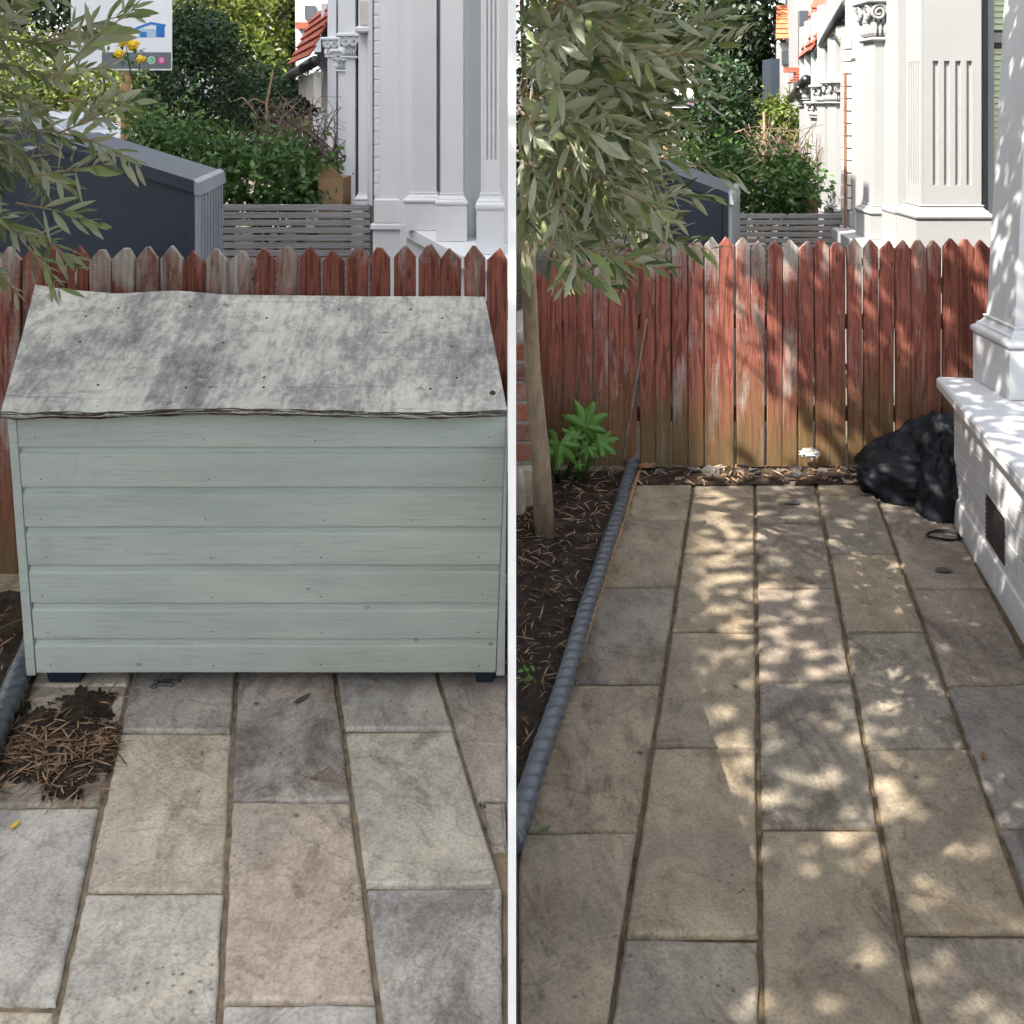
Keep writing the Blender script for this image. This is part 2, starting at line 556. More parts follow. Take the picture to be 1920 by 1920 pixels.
MAT['signpost'] = simple('raw_pine_post', (0.46, 0.27, 0.13), 0.8, 0.2, 0.3, 10, 0.2, (4, 4, 0.6))
MAT['signwhite'] = simple('white_sign_board', (0.80, 0.82, 0.84), 0.4, 0.4, 0.03, 3, 0.0)
MAT['signgrey'] = simple('grey_sign_print', (0.16, 0.17, 0.19), 0.5, 0.3, 0.05, 3, 0.0)
MAT['signtext'] = simple('grey_sign_lettering', (0.32, 0.33, 0.35), 0.5, 0.3, 0.05, 3, 0.0)
MAT['signblue'] = simple('blue_sign_print', (0.03, 0.19, 0.55), 0.5, 0.3, 0.1, 3, 0.0)
MAT['signpale'] = simple('pale_blue_sign_print', (0.42, 0.56, 0.70), 0.5, 0.3, 0.1, 3, 0.0)
MAT['icongreen'] = simple('green_icon_print', (0.05, 0.52, 0.14), 0.5, 0.3, 0.05, 3, 0.0)
MAT['iconpink'] = simple('pink_icon_print', (0.72, 0.08, 0.30), 0.5, 0.3, 0.2, 9, 0.0)
MAT['petal'] = simple('yellow_petal', (0.80, 0.53, 0.03), 0.6, 0.3, 0.2, 60, 0.0)
MAT['yellowleaf'] = simple('yellow_fallen_leaf', (0.72, 0.46, 0.03), 0.6, 0.3, 0.15, 40, 0.0)
MAT['carpaint'] = M('silver_car_paint', 0.3, 0.5).color((0.42, 0.44, 0.47)).m
MAT['tyre'] = M('tyre_rubber', 0.8, 0.3).color((0.02, 0.02, 0.02)).m
MAT['bluebucket'] = simple('dark_blue_plastic_foot', (0.012, 0.022, 0.038), 0.5, 0.4, 0.1, 4, 0.0)
MAT['asphalt'] = simple('asphalt', (0.055, 0.055, 0.056), 0.9, 0.2, 0.3, 60, 0.4)
MAT['earth'] = simple('trodden_earth', (0.11, 0.095, 0.075), 0.95, 0.1, 0.4, 8, 0.4)
MAT['stucco'] = white_paint('pale_bounce_stucco', (0.74, 0.71, 0.64))  # walls of the added shade block, kept pale to bounce light
MAT['screen'] = white_paint('white_screen_paint', (0.9, 0.9, 0.9))


# ------------------------------------------------------------------ foliage
def leaf_mesh(name, pos, dirs, nors, length, width, tint, mat, parent=None, fold=0.18, curl=0.0, kind=None, seg=1):
    """many folded leaves as one mesh; seg=1 -> 4-vertex leaf, seg=2 -> lanceolate leaf of 8 verts"""
    N = len(pos)
    pos = np.asarray(pos, float); dirs = np.asarray(dirs, float); nors = np.asarray(nors, float)
    dirs /= np.linalg.norm(dirs, axis=1, keepdims=True) + 1e-9
    side = np.cross(dirs, nors)
    side /= np.linalg.norm(side, axis=1, keepdims=True) + 1e-9
    nor = np.cross(side, dirs)
    L = (np.asarray(length) * np.ones(N))[:, None]
    Wd = (np.asarray(width) * np.ones(N))[:, None]
    if seg == 1:
        V = np.stack([pos, pos + dirs * L * 0.5 + side * Wd * 0.5 + nor * Wd * fold,
                      pos + dirs * L, pos + dirs * L * 0.5 - side * Wd * 0.5 + nor * Wd * fold], 1)
        F = np.array([[0, 1, 2], [0, 2, 3]])
    else:
        def row(t, w, c):
            m = pos + dirs * L * t - nor * L * c
            return [m + side * Wd * w + nor * Wd * fold * w * 2, m, m - side * Wd * w + nor * Wd * fold * w * 2]
        rs_ = [(0.12, .20, .01), (0.34, .46, .08), (0.62, .47, .24), (0.86, .22, .40)]
        V = np.stack([pos] + sum([row(t, w, curl * c) for t, w, c in rs_], []) + [pos + dirs * L - nor * L * curl * 0.5], 1)
        F = [[0, 1, 2], [0, 2, 3]]
        for q in (1, 4, 7):
            F += [[q, q + 3, q + 4], [q, q + 4, q + 1], [q + 1, q + 4, q + 5], [q + 1, q + 5, q + 2]]
        F = np.array(F + [[10, 13, 11], [11, 13, 12]])
    nv, nf = V.shape[1], len(F)
    VV = V.reshape(-1, 3)
    FF = (F[None] + (np.arange(N) * nv)[:, None, None]).reshape(-1, 3)
    me = bpy.data.meshes.new(name)
    me.vertices.add(len(VV)); me.vertices.foreach_set('co', VV.astype(np.float32).ravel())
    me.loops.add(FF.size); me.loops.foreach_set('vertex_index', FF.astype(np.int32).ravel())
    me.polygons.add(len(FF))
    me.polygons.foreach_set('loop_start', (np.arange(len(FF)) * 3).astype(np.int32))
    me.polygons.foreach_set('loop_total', np.full(len(FF), 3, np.int32))
    a = me.attributes.new('tint', 'FLOAT', 'FACE')
    a.data.foreach_set('value', np.repeat(np.asarray(tint) * np.ones(N), nf).astype(np.float32))
    me.update(); me.validate()
    o = link_mesh(name, me, mat, parent, smooth=(seg > 1))
    if kind: o['kind'] = kind
    return o


def blob_leaves(seed, ells, n, clump=0.12, per=22, shell=0.55):
    """leaf positions in clumps spread through a union of ellipsoids (cx,cy,cz,rx,ry,rz)"""
    g = np.random.default_rng(seed)
    vol = np.array([e[3] * e[4] + e[4] * e[5] + e[3] * e[5] for e in ells], float)
    vol /= vol.sum()
    nc = max(1, n // per)
    k = g.choice(len(ells), nc, p=vol)
    E = np.array(ells, float)[k]
    u = g.normal(size=(nc, 3)); u /= np.linalg.norm(u, axis=1, keepdims=True)
    r = shell + (1 - shell) * g.random(nc) ** 0.6
    r *= 0.9 + 0.22 * g.random(nc)
    c = E[:, :3] + u * r[:, None] * E[:, 3:]
    ci = np.repeat(np.arange(nc), per)
    p = c[ci] + g.normal(size=(nc * per, 3)) * clump * (0.5 + 0.8 * g.random(nc))[ci][:, None]
    out = u[ci]
    d = g.normal(size=p.shape) + out * 0.5 + np.array([0, 0, -0.25])
    nn = g.normal(size=p.shape) * 0.7 + out * 0.6 + np.array([0, 0, 0.6])
    t = np.clip(g.normal(0.45, 0.2, nc)[ci] + g.normal(0, 0.13, len(p)), 0, 1)
    return p, d, nn, t


def bush(name, label, cat, base, ells, n, leaf, mat, seed, trunk=True, clump=0.12, group=None, clip=None, stems=None, tmat='darkbark', shell=0.55):
    o = thing(name, base, label, cat, group)
    p, d, nn, t = blob_leaves(seed, ells, n, clump, shell=shell)
    if clip is not None:
        keep = clip(p)
        p, d, nn, t = p[keep], d[keep], nn[keep], t[keep]
    g = np.random.default_rng(seed + 1)
    leaf_mesh('crown' if trunk else 'foliage', p, d, nn, leaf * (0.7 + 0.6 * g.random(len(p))), leaf * 0.55, t, MAT[mat], o, kind='stuff')
    mb = MB()
    b = Vector(base)
    for e in (ells if stems is None else ells[:stems]):
        c = Vector(e[:3])
        mid = (b + c) / 2 + Vector((rnd.uniform(-.1, .1), rnd.uniform(-.1, .1), 0)) * e[3]
        r = 0.05 * max(e[3], e[5]) + 0.01
        mb.tube([b, mid, c, c + Vector((0, 0, e[5] * 0.5))], [r, r * 0.8, r * 0.5, r * 0.2], 7)
        for q in range(5):
            a = c + Vector((rnd.uniform(-.8, .8) * e[3], rnd.uniform(-.8, .8) * e[4], rnd.uniform(-.2, .8) * e[5]))
            mb.tube([mid.lerp(c, q / 5), (mid.lerp(c, q / 5) + a) / 2 + Vector((0, 0, .05 * e[5])), a], [r * 0.45, r * 0.3, r * 0.12], 5)
    mb.build('trunk' if trunk else 'stem', MAT[tmat], o, True)
    return o


LEAFVAR = []


def olive_leaf_variants():
    for k in range(6):
        o = leaf_mesh('leaf', [(0, 0, 0)], [(0, 0, 1)], [(0, -1, 0.001)], 1.0, [0.19, 0.23, 0.26, 0.21, 0.24, 0.29][k],
                      [0.2, 0.35, 0.5, 0.65, 0.8, 0.95][k], MAT['olive'], None, 0.2, [-0.3, 0.1, 0.3, 0.5, 0.0, 0.2][k], None, 2)
        LEAFVAR.append(o.data)
        bpy.data.objects.remove(o)


def olive_tree(name, label, base, crown, clipx, seed, ntwig, trunk_pts, trunk_r, sprays=()):
    """olive with opposite narrow leaves set along thin twigs; the 300 leaves that show largest are leaves of their own"""
    g = random.Random(seed)
    o = thing(name, base, label, 'olive tree')
    mb = MB()
    mb.tube(trunk_pts, trunk_r, 12)
    tr = mb.build('trunk', MAT['bark'], o, True)
    cx, cy, cz, rx, ry, rz = crown
    tw = MB()
    L = []
    twigs = []
    tries = 0
    while len(twigs) < ntwig and tries < ntwig * 8:
        tries += 1
        u = Vector((g.gauss(0, 1), g.gauss(0, 1), g.gauss(0, 1))).normalized()
        r = g.uniform(0.35, 0.93)
        s = Vector((cx + u.x * rx * r, cy + u.y * ry * r, cz + u.z * rz * r))
        if not (clipx[0] + 0.012 < s.x < clipx[1] - 0.012): continue
        d = (u * 0.9 + Vector((g.uniform(-.5, .5), g.uniform(-.5, .5), g.uniform(-.55, .75)))).normalized()
        twigs.append((s, d, g.uniform(0.12, 0.26)))
    for s, d, ln in sprays:
        twigs.append((Vector(s), Vector(d).normalized(), ln))
    for s, d, ln in twigs:
        pts = []
        p = s.copy()
        n = max(4, int(ln / 0.0175))
        dd = d.copy()
        for i in range(n + 1):
            pts.append(p.copy())
            dd = (dd + Vector((g.gauss(0, .05), g.gauss(0, .05), g.gauss(-0.012, .04)))).normalized()
            p = p + dd * (ln / n)
        if any(not (clipx[0] + 0.004 < q.x < clipx[1] - 0.004) for q in pts): continue
        tw.tube(pts, [0.0024 - 0.0016 * i / n for i in range(n + 1)], 5)
        a0 = g.uniform(0, math.pi)
        for i in range(1, n + 1):
            t = (pts[i] - pts[i - 1]).normalized()
            a = t.cross(Vector((0.3, 0.2, 1))).normalized()
            b = t.cross(a)
            for sgn in (-1, 1):
                if g.random() < 0.1: continue
                ang = a0 + i * math.pi / 2 * 0.85 + g.gauss(0, .3)
                lat = (a * math.cos(ang) + b * math.sin(ang)) * sgn
                ld = (t * g.uniform(0.5, 1.0) + lat * g.uniform(0.5, 0.9) + Vector((g.gauss(0, .12), g.gauss(0, .12), g.gauss(-.03, .12)))).normalized()
                ll = g.uniform(0.042, 0.080) * (0.75 if i > n - 2 else 1)
                nn = (t * -0.6 + lat * 0.2 + Vector((g.gauss(0, .5), g.gauss(0, .5), g.gauss(.5, .4)))).normalized()
                e = pts[i] + ld * ll
                if not (clipx[0] + 0.012 < e.x < clipx[1] - 0.012) or not (clipx[0] + 0.012 < pts[i].x < clipx[1] - 0.012): continue
                L.append((pts[i].copy(), ld, nn, ll, g.random()))
            
    # a few limbs from the trunk top into the crown
    tt = Vector(trunk_pts[-1])
    for k in range(7):
        q = twigs[(k * 7) % max(1, min(ntwig, len(twigs)))][0]
        m = (tt + q) / 2 + Vector((0, 0, 0.06))
        if clipx[0] + .02 < m.x < clipx[1] - .02:
            tw.tube([tt - Vector((0, 0, .05)), m, q], [0.014, 0.009, 0.004], 7)
    tag(tw.build('twig', MAT['twig'], o, True), kind='stuff')

    def show(l):
        p = l[0]
        if p.y < 0.4: return -1
        x = 960 + p.x * FPX / p.y
        y = HZ - (p.z - CAMH) * FPX / p.y
        if not (0 < x < 1920 and 0 < y < 1920): return -1
        return l[3] / p.y
    L.sort(key=show, reverse=True)
    big = [l for l in L[:300] if show(l) > 0]
    rest = L[len(big):]
    for p, d, nn, ll, t in big:
        d = Vector(d); side = d.cross(nn).normalized(); nr = side.cross(d).normalized()
        # mesh axes: leaf along +Z, normal -Y
        mt = Matrix((( side.x, -nr.x, d.x, p.x), (side.y, -nr.y, d.y, p.y), (side.z, -nr.z, d.z, p.z), (0, 0, 0, 1)))
        ob = bpy.data.objects.new('leaf', LEAFVAR[int(t * 5.99)])
        COL.objects.link(ob)
        attach(ob, o)
        ob.matrix_basis = mt @ Matrix.Scale(ll, 4)
    if rest:
        leaf_mesh('foliage', [l[0] for l in rest], [l[1] for l in rest], [l[2] for l in rest], np.array([l[3] for l in rest]),
                  np.array([l[3] for l in rest]) * 0.23, np.array([l[4] for l in rest]), MAT['olive'], o, 0.2, 0.2, 'stuff', 2)
    return o


def litter(name, label, cat, pts, zs, seed, lmin, lmax, w, parent=None, kind='stuff', tilt=0.25):
    g = np.random.default_rng(seed)
    n = len(pts)
    a = g.random(n) * 2 * np.pi
    d = np.stack([np.cos(a), np.sin(a), g.normal(0, tilt, n)], 1)
    nn = np.stack([g.normal(0, .4, n), g.normal(0, .4, n), np.ones(n)], 1)
    p = np.array([(x, y, z) for (x, y), z in zip(pts, zs)])
    o = leaf_mesh(name, p, d, nn, lmin + (lmax - lmin) * g.random(n), w, g.random(n), MAT['needle'], parent, 0.3, 0.15, kind, 2)
    return tag(o, label, cat)


# ------------------------------------------------------------------ ground
gm = MB()
gm.add([(-300, -300, -0.06), (300, -300, -0.06), (300, 500, -0.06), (-300, 500, -0.06)], [(0, 1, 2, 3)])
tag(gm.build('ground', MAT['earth']), kind='structure')
rm = MB()
rm.add([(-9, -60, -0.045), (-3.4, -60, -0.045), (-9.5, 90, -0.045), (-16, 90, -0.045)], [(0, 1, 2, 3)])
tag(rm.build('road', MAT['asphalt']), kind='structure')


def line_x(l, y):
    (x0, y0), (x1, y1) = l
    return x0 + (x1 - x0) * (y - y0) / (y1 - y0)


def slab(parent, la, lb, y0, y1, col, xmin=None, xmax=None, gap=0.006, zt=0.0):
    """one flagstone between two joint lines (image-plane lines that lie on the ground) and two cross joints"""
    def corner(l, y):
        x = line_x(l, y)
        p = GP(x, y)
        px = p.x
        if xmin is not None: px = max(px, xmin)
        if xmax is not None: px = min(px, xmax)
        return Vector((px, p.y))
    A, B = corner(la, y1), corner(lb, y1)   # near
    C, D = corner(lb, y0), corner(la, y0)   # far
    jit = lambda: rnd.uniform(-0.003, 0.003)
    nx, ny = 16, 20
    dz = rnd.uniform(-0.0025, 0.0025)
    tx, ty = rnd.uniform(-.004, .004), rnd.uniform(-.004, .004)
    so = rnd.uniform(0, 100)
    wX = max((B - A).length, (C - D).length); wY = max((D - A).length, (C - B).length)
    if wX < 0.03 or wY < 0.03: return None
    gx, gy = gap / wX, gap / wY
    V, F = [], []
    def P(u, v):
        return A * (1 - u) * (1 - v) + B * u * (1 - v) + C * u * v + D * (1 - u) * v
    us = [gx, gx + 0.005 / wX, gx + .010 / wX] + [i / (nx - 3) for i in range(1, nx - 3)] + [1 - gx - .010 / wX, 1 - gx - 0.005 / wX, 1 - gx]
    vs = [gy, gy + 0.005 / wY, gy + .010 / wY] + [i / (ny - 3) for i in range(1, ny - 3)] + [1 - gy - .010 / wY, 1 - gy - 0.005 / wY, 1 - gy]
    for j, v in enumerate(vs):
        for i, u in enumerate(us):
            p = P(u, v)
            e = min(i, len(us) - 1 - i, j, len(vs) - 1 - j)
            n = mn.noise(Vector((p.x * 9 + so, p.y * 9, 0)))
            n2 = mn.noise(Vector((p.x * 34 + so, p.y * 34, 5)))
            z = zt + dz + tx * (u - .5) + ty * (v - .5) + 0.0022 * n
            x, y = p.x, p.y
            if e == 0:
                z -= 0.005
                k = 0.0028 * n2 + 0.002 * n + 0.003 * mn.noise(Vector((p.x * 90 + so, p.y * 90, 2)))
                if i == 0: x += k
                if i == len(us) - 1: x += k
                if j == 0 or j == len(vs) - 1: y += k
            V.append((x, y, z))
    nu, nv = len(us), len(vs)
    for j in range(nv - 1):
        for i in range(nu - 1):
            a = j * nu + i
            F.append((a, a + 1, a + 1 + nu, a + nu))
    # skirt
    ring = [i for i in range(nu)] + [j * nu + nu - 1 for j in range(1, nv)] + [(nv - 1) * nu + i for i in range(nu - 2, -1, -1)] + [j * nu for j in range(nv - 2, 0, -1)]
    b = len(V)
    for r in ring:
        V.append((V[r][0], V[r][1], zt - 0.035))
    m = len(ring)
    for k in range(m):
        F.append((ring[k], b + k, b + (k + 1) % m, ring[(k + 1) % m]))
    me = bpy.data.meshes.new('flagstone')
    me.from_pydata(V, [], F)
    me.update()
    return link_mesh('flagstone', me, MAT['slab'], parent, True, (*col[:3], col[3] if len(col) > 3 else rnd.uniform(.35, .62)))


# left garden paving
padL = MB()
padL.prism([(-2.6, 0.9), (-0.008, 0.9), (-0.008, 3.7), (-2.6, 3.7)], -0.04, -0.010)
paveL = padL.build('pavement', MAT['mortar_pale'])
tag(paveL, 'pale sandstone paving with sandy joints in front of the sage green chest', kind='structure')
L0 = ((61, 1270), (-190, 1890)); L1 = ((245, 1270), (108, 1890)); L2 = ((443, 1270), (413, 1890))
L3 = ((631, 1270), (712, 1890)); L4 = ((823, 1270), (1016, 1890)); L5 = ((1013, 1270), (1320, 1890))
Lm = ((-130, 1270), (-490, 1890))
XM = -0.010
grey, buff, pink, blue, pale = (0.58, 0.545, 0.485), (0.64, 0.575, 0.475), (0.59, 0.505, 0.435), (0.55, 0.535, 0.515), (0.63, 0.60, 0.53)
for la, lb, ys, cs in (
    (Lm, L0, (1510, 1885, 2300), (grey, pale)),
    (L0, L1, (1140, 1285, 1510, 1885, 2300), (buff, (0.48, 0.43, 0.36, .8), (0.55, 0.53, 0.49), buff)),
    (L1, L2, (1150, 1372, 1671, 2110), ((0.43, 0.405, 0.37), buff, pale)),
    (L2, L3, (1150, 1240, 1502, 1881, 2300), (grey, (0.53, 0.485, 0.45, .80), pink, blue)),
    (L3, L4, (1150, 1368, 1663, 2110), ((0.50, 0.48, 0.455), pale, (*blue, .78))),
    (L4, L5, (1150, 1240, 1501, 1596), (pink, (0.50, 0.45, 0.42), (0.48, 0.44, 0.41))),
):
    for k in range(len(cs)):
        slab(paveL, la, lb, ys[k], ys[k + 1], cs[k], xmax=XM)

# right garden paving
padR = MB()
padR.prism([(0.008, 0.9), (2.4, 0.9), (2.4, 4.56), (0.008, 4.56)], -0.04, -0.010)
paveR = padR.build('pavement', MAT['mortar_dark'])
tag(paveR, 'brown sandstone paving in dappled sun up to the tall red fence', kind='structure')
R0 = ((1197, 890), (972, 1530)); R1 = ((1303, 890), (1145, 1900)); R2 = ((1415, 890), (1427, 1900))
R3 = ((1527, 890), (1716, 1900)); R4 = ((1632, 900), (1998, 1900)); R5 = ((1798, 996), (2280, 1900))
tan, tan2, gry, mau, dk = (0.268, 0.228, 0.170), (0.285, 0.240, 0.176), (0.248, 0.222, 0.182), (0.248, 0.212, 0.175), (0.208, 0.196, 0.180)
for la, lb, ys, cs in (
    (R0, R1, (893, 975, 1100, 1280, 1560, 2090), (tan2, tan, (*gry, .75), (*tan2, .75), tan)),
    (R1, R2, (893, 930, 1035, 1182, 1400, 1758, 2300), (tan, tan2, tan2, tan, tan2, gry)),
    (R2, R3, (893, 980, 1103, 1278, 1551, 2060), ((*gry, .8), (*gry, .8), mau, (*gry, .7), tan)),
    (R3, R4, (893, 934, 1037, 1185, 1403, 1750, 2200), (tan, gry, tan, gry, tan, gry)),
    (R4, R5, (893, 981, 1104, 1283, 1550, 2000), (mau, mau, mau, dk, dk)),
):
    for k in range(len(cs)):
        slab(paveR, la, lb, ys[k], ys[k + 1], cs[k], xmin=0.010)

# ------------------------------------------------------------------ added white divider that draws the strip between the two views
scr = thing('divider_screen', (0, 1.5, 0), 'added thin white divider screen with a tall edge, drawing the strip between the two views', 'screen')
MB().cbox(-0.0062, 0.0062, 1.62, 1.68, -0.01, 1.775, 0.0012).build('divider_edge', MAT['screen'], scr)
yb = [1.682, 2.42, 3.16, 3.90, 4.70]
for k in range(4):
    MB().cbox(-0.0058, 0.0058, yb[k] + (0.002 if k else 0), yb[k + 1], -0.01, 0.72, 0.0012).build('board', MAT['screen'], scr)

# ------------------------------------------------------------------ picket fences
def picket_fence(name, label, d, tips, base_z, tip_z, w, seed, xlim, weather, tone):
    g = random.Random(seed)
    f = thing(name, ((tips[0] + tips[-1]) / 2 * 1.0, d, 0), label, 'picket fence')
    for k, x in enumerate(tips):
        ww = w * g.uniform(0.93, 1.03)
        x0, x1 = x - ww / 2, x + ww / 2
        x0 = max(x0, xlim[0]); x1 = min(x1, xlim[1])
        if x1 - x0 < 0.012: continue
        tz = tip_z(k, x) + g.uniform(-0.012, 0.010)
        sh = tz - ww * g.uniform(0.52, 0.66)
        bz = base_z + g.uniform(-0.006, 0.008)
        ln = g.gauss(0, 0.005)
        tipx = min(max(x + g.gauss(0, .006), x0 + 0.004), x1 - 0.004)
        tw_ = g.choice((.0015, .0015, .002, .005, .009))
        c = 0.0025
        y0, y1 = d + g.uniform(-.003, .003), d + 0.019
        prof = []
        nz = 6
        for i in range(nz):
            z = bz + (sh - bz) * i / (nz - 1)
            prof.append(('L', x0 + 0.0018 * mn.noise(Vector((x * 40, z * 8, 1))) - ln * (1 - i / (nz - 1)), z))
        outline = [(px_, z_) for _, px_, z_ in prof] + [(tipx - tw_, tz - tw_ * g.uniform(.2, 1.2)), (tipx + tw_, tz - tw_ * g.uniform(.2, 1.2))]
        for i in range(nz - 1, -1, -1):
            z = bz + (sh - bz) * i / (nz - 1)
            outline.append((x1 + 0.0018 * mn.noise(Vector((x * 40 + 9, z * 8, 1))) - ln * (1 - i / (nz - 1)), z))
        cxm = sum(p[0] for p in outline) / len(outline)
        rf = [((cxm + (px_ - cxm) * (1 - c / (ww / 2))), y0, z_ - (c if z_ > sh else 0)) for px_, z_ in outline]
        rm_ = [(px_, y0 + c, z_) for px_, z_ in outline]
        rb = [(px_, y1, z_) for px_, z_ in outline]
        me = MB().rings([rb, rm_, rf]).mesh('picket')
        wv = weather(k, x, g)
        link_mesh('picket', me, MAT['picket'], f, False, (wv, tone(k, x, g), tz / 2, 1))
        # two nails at each rail
        nb = MB()
        for rz in (base_z + 0.22, tip_z(0, 0) - 0.22):
            for s_ in (-.25, .25):
                nb.box(x + s_ * ww - .0018, x + s_ * ww + .0018, y0 - 0.0012, y0 + .001, rz + g.uniform(-.01, .01), rz + .0145)
    for rz in (base_z + 0.22, tip_z(0, 0) - 0.22):
        MB().cbox(max(tips[0] - w, xlim[0]), min(tips[-1] + w / 2, xlim[1]), d + 0.0215, d + 0.058, rz - 0.03, rz + 0.03, 0.003).build('rail', MAT['railwood'], f)
    return f


dL = 3.50
tipsL = [PX(p, dL) for p in (-70, -26, 18, 61, 103, 145, 187, 231, 275, 321, 363, 405, 448, 494, 537, 580, 625, 669, 712, 759, 805, 845, 890, 932)]
picket_fence('picket_fence', 'red weathered picket fence behind the sage green chest', dL, tipsL, 0.05,
             lambda k, x: PZ(461 + (5 if 8 < k < 17 else 0), dL), 0.0705, 3, (-3, -0.012),
             lambda k, x, g: (0.72 if k in (2, 6, 7, 8, 9, 11, 12, 14) else 0.30) + g.uniform(-.12, .12),
             lambda k, x, g: g.uniform(0.0, 0.5))
dR = 4.64
tipsR = [PX(p, dR) for p in (1012, 1040, 1068, 1097, 1126, 1156, 1185, 1214, 1243, 1274, 1305, 1335, 1363, 1393, 1422, 1453, 1483, 1511, 1541, 1571, 1602, 1634, 1665, 1693, 1723, 1752, 1784, 1813, 1842, 1871, 1901, 1931)]
picket_fence('picket_fence', 'tall red picket fence closing the paved garden beside the black bag', dR, tipsR, 0.012,
             lambda k, x: PZ(448 if k > 6 else 448 + (7 - k) * 9, dR), 0.0655, 5, (0.012, 3),
             lambda k, x, g: (0.8 if k in (4, 8, 9, 10, 11, 13, 14, 16, 20) else 0.36) + g.uniform(-.14, .14),
             lambda k, x, g: g.uniform(0.2, 0.8))

# ------------------------------------------------------------------ sage green chest (left)
def chest():
    d = 2.90
    o = thing('storage_chest', (PX(490, d), d + 0.2, 0), 'sage green shiplap bin chest with a warped grey plywood lid', 'storage chest')
    ys = [765, 840, 915, 989, 1061, 1132, 1199, 1263]
    def edge(px_t, px_b, y):
        return px_t + (px_b - px_t) * (y - 770) / (1262 - 770)
    th = 0.018
    for k in range(7):
        zt, zb = PZ(ys[k], d), PZ(ys[k + 1], d)
        xl0, xl1 = PX(edge(30, 69, ys[k]), d), PX(edge(30, 69, ys[k + 1]), d)
        xr0, xr1 = PX(edge(949, 929, ys[k]), d), PX(edge(949, 929, ys[k + 1]), d)
        h = zt - zb
        g = 0.0016
        prof = [(0.0125, zt), (0.0125, zt - 0.006), (0.009, zt - 0.012), (0.003, zt - 0.0165), (0.0, zt - 0.021), (-0.0003, zb + h * 0.35), (0.0, zb + g + 0.002), (0.003, zb + g), (th, zb + g), (th, zt)]
        n = 26
        rings = []
        for i in range(n):
            u = i / (n - 1)
            ring = []
            for off, z in prof:
                t = (zt - z) / h
                xl = xl0 + (xl1 - xl0) * t
                xr = xr0 + (xr1 - xr0) * t
                x = xl + (xr - xl) * u
                wv = 0.0011 * mn.noise(Vector((x * 3.1, k * 7.3, 0))) + 0.0006 * mn.noise(Vector((x * 14, k * 3.3, z * 20)))
                ring.append((x, d + off + wv, z + 0.0012 * mn.noise(Vector((x * 2.2, k * 5.1, 3)))))
            rings.append(ring)
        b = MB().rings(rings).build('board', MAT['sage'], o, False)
        # nail heads, sub-parts of the board
        nb = MB()
        for fx in (0.03, 0.38, 0.62, 0.965):
            zz = zb + h * (0.22 + rnd.uniform(-.05, .05))
            xx = xl1 + (xr1 - xl1) * (fx + rnd.uniform(-.01, .01))
            nb.rings([[(xx + r_ * math.cos(a) * 1.6, d - 0.0012 + q, zz + r_ * math.sin(a)) for a in [i * math.pi / 4 for i in range(8)]] for r_, q in ((0.0015, 0.003), (0.0015, 0.0006), (0.0008, 0.0))])
        nb.build('nail', MAT['railwood'], b)
    # corner trims (left and right), tapering with the front
    def trim(t0, t1, b0, b1, name):
        p = [PT(b0, 1265, d), PT(b1, 1265, d), None, None]
        zb, zt = PZ(1265, d), PZ(767, d)
        a0, a1, c0, c1 = PX(b0, d), PX(b1, d), PX(t0, d), PX(t1, d)
        MB().hexa([(a0, d - .004, zb), (a1, d - .004, zb), (a1, d + .03, zb), (a0, d + .03, zb),
                   (c0, d - .004, zt), (c1, d - .004, zt), (c1, d + .03, zt), (c0, d + .03, zt)]).build(name, MAT['sage'], o)
    trim(14, 29, 51, 67.5, 'corner_trim')
    trim(949.8, 951.5, 930.5, 946, 'corner_trim')
    # sides and back
    zb, zt = PZ(1262, d), PZ(775, d)
    dx = -0.095
    xa, xb = PX(53, d), PX(945, d)
    xta, xtb = PX(18, d), PX(950.5, d)
    dbk = 3.34
    for s_, (b0, t0) in enumerate(((xa, xta), (xb - 0.02, xtb - 0.02))):
        MB().hexa([(b0, d + .031, zb), (b0 + .02, d + .031, zb), (b0 + .02 + dx, dbk, zb), (b0 + dx, dbk, zb),
                   (t0, d + .031, zt), (t0 + .018, d + .031, zt), (t0 + .018 + dx, dbk, zt + .22), (t0 + dx, dbk, zt + .22)]).build('side_panel', MAT['sage'], o)
    MB().hexa([(xa + dx, dbk + .002, zb), (xb + dx, dbk + .002, zb), (xb + dx, dbk + .02, zb), (xa + dx, dbk + .02, zb),
               (xta + dx, dbk + .002, zt + .2), (xtb + dx, dbk + .002, zt + .2), (xtb + dx, dbk + .02, zt + .2), (xta + dx, dbk + .02, zt + .2)]).build('back_panel', MAT['sage'], o)
    MB().box(xa + .03, xb - .03, d + .035, dbk - .02, zb + 0.004, zb + 0.02).build('floor_board', MAT['railwood'], o)
    # feet
    for p0, p1 in ((74, 142), (884, 925)):
        z0 = 0.002
        x0, x1 = PX(p0, d), PX(p1, d)
        MB().rloft(x0 + .012, x1 - .004, d + 0.035, d + 0.12, [(z0, 0), (zb - .002, 0.008)]).build('foot', MAT['bluebucket'], o)
    for p0, p1 in ((120, 160), (850, 890)):
        MB().rloft(PX(p0, d) + dx + .02, PX(p1, d) + dx, dbk - 0.10, dbk - .03, [(0.002, 0), (zb - .002, 0.006)]).build('foot', MAT['bluebucket'], o)
    # plywood lid: wavy, delaminating front edge
    fl, fr = (6, 951.3), None
    nU, nV = 90, 24
    back_px = [(66, 534), (110, 541), (215, 551), (300, 546), (330, 545), (420, 552), (560, 554), (700, 556), (830, 555), (909, 556)]
    def backy(px):
        for (a, ya), (b, yb_) in zip(back_px, back_px[1:]):
            if px <= b: return ya + (yb_ - ya) * (px - a) / (b - a)
        return 556
    df, db = 2.845, 3.37
    top, bot = [], []
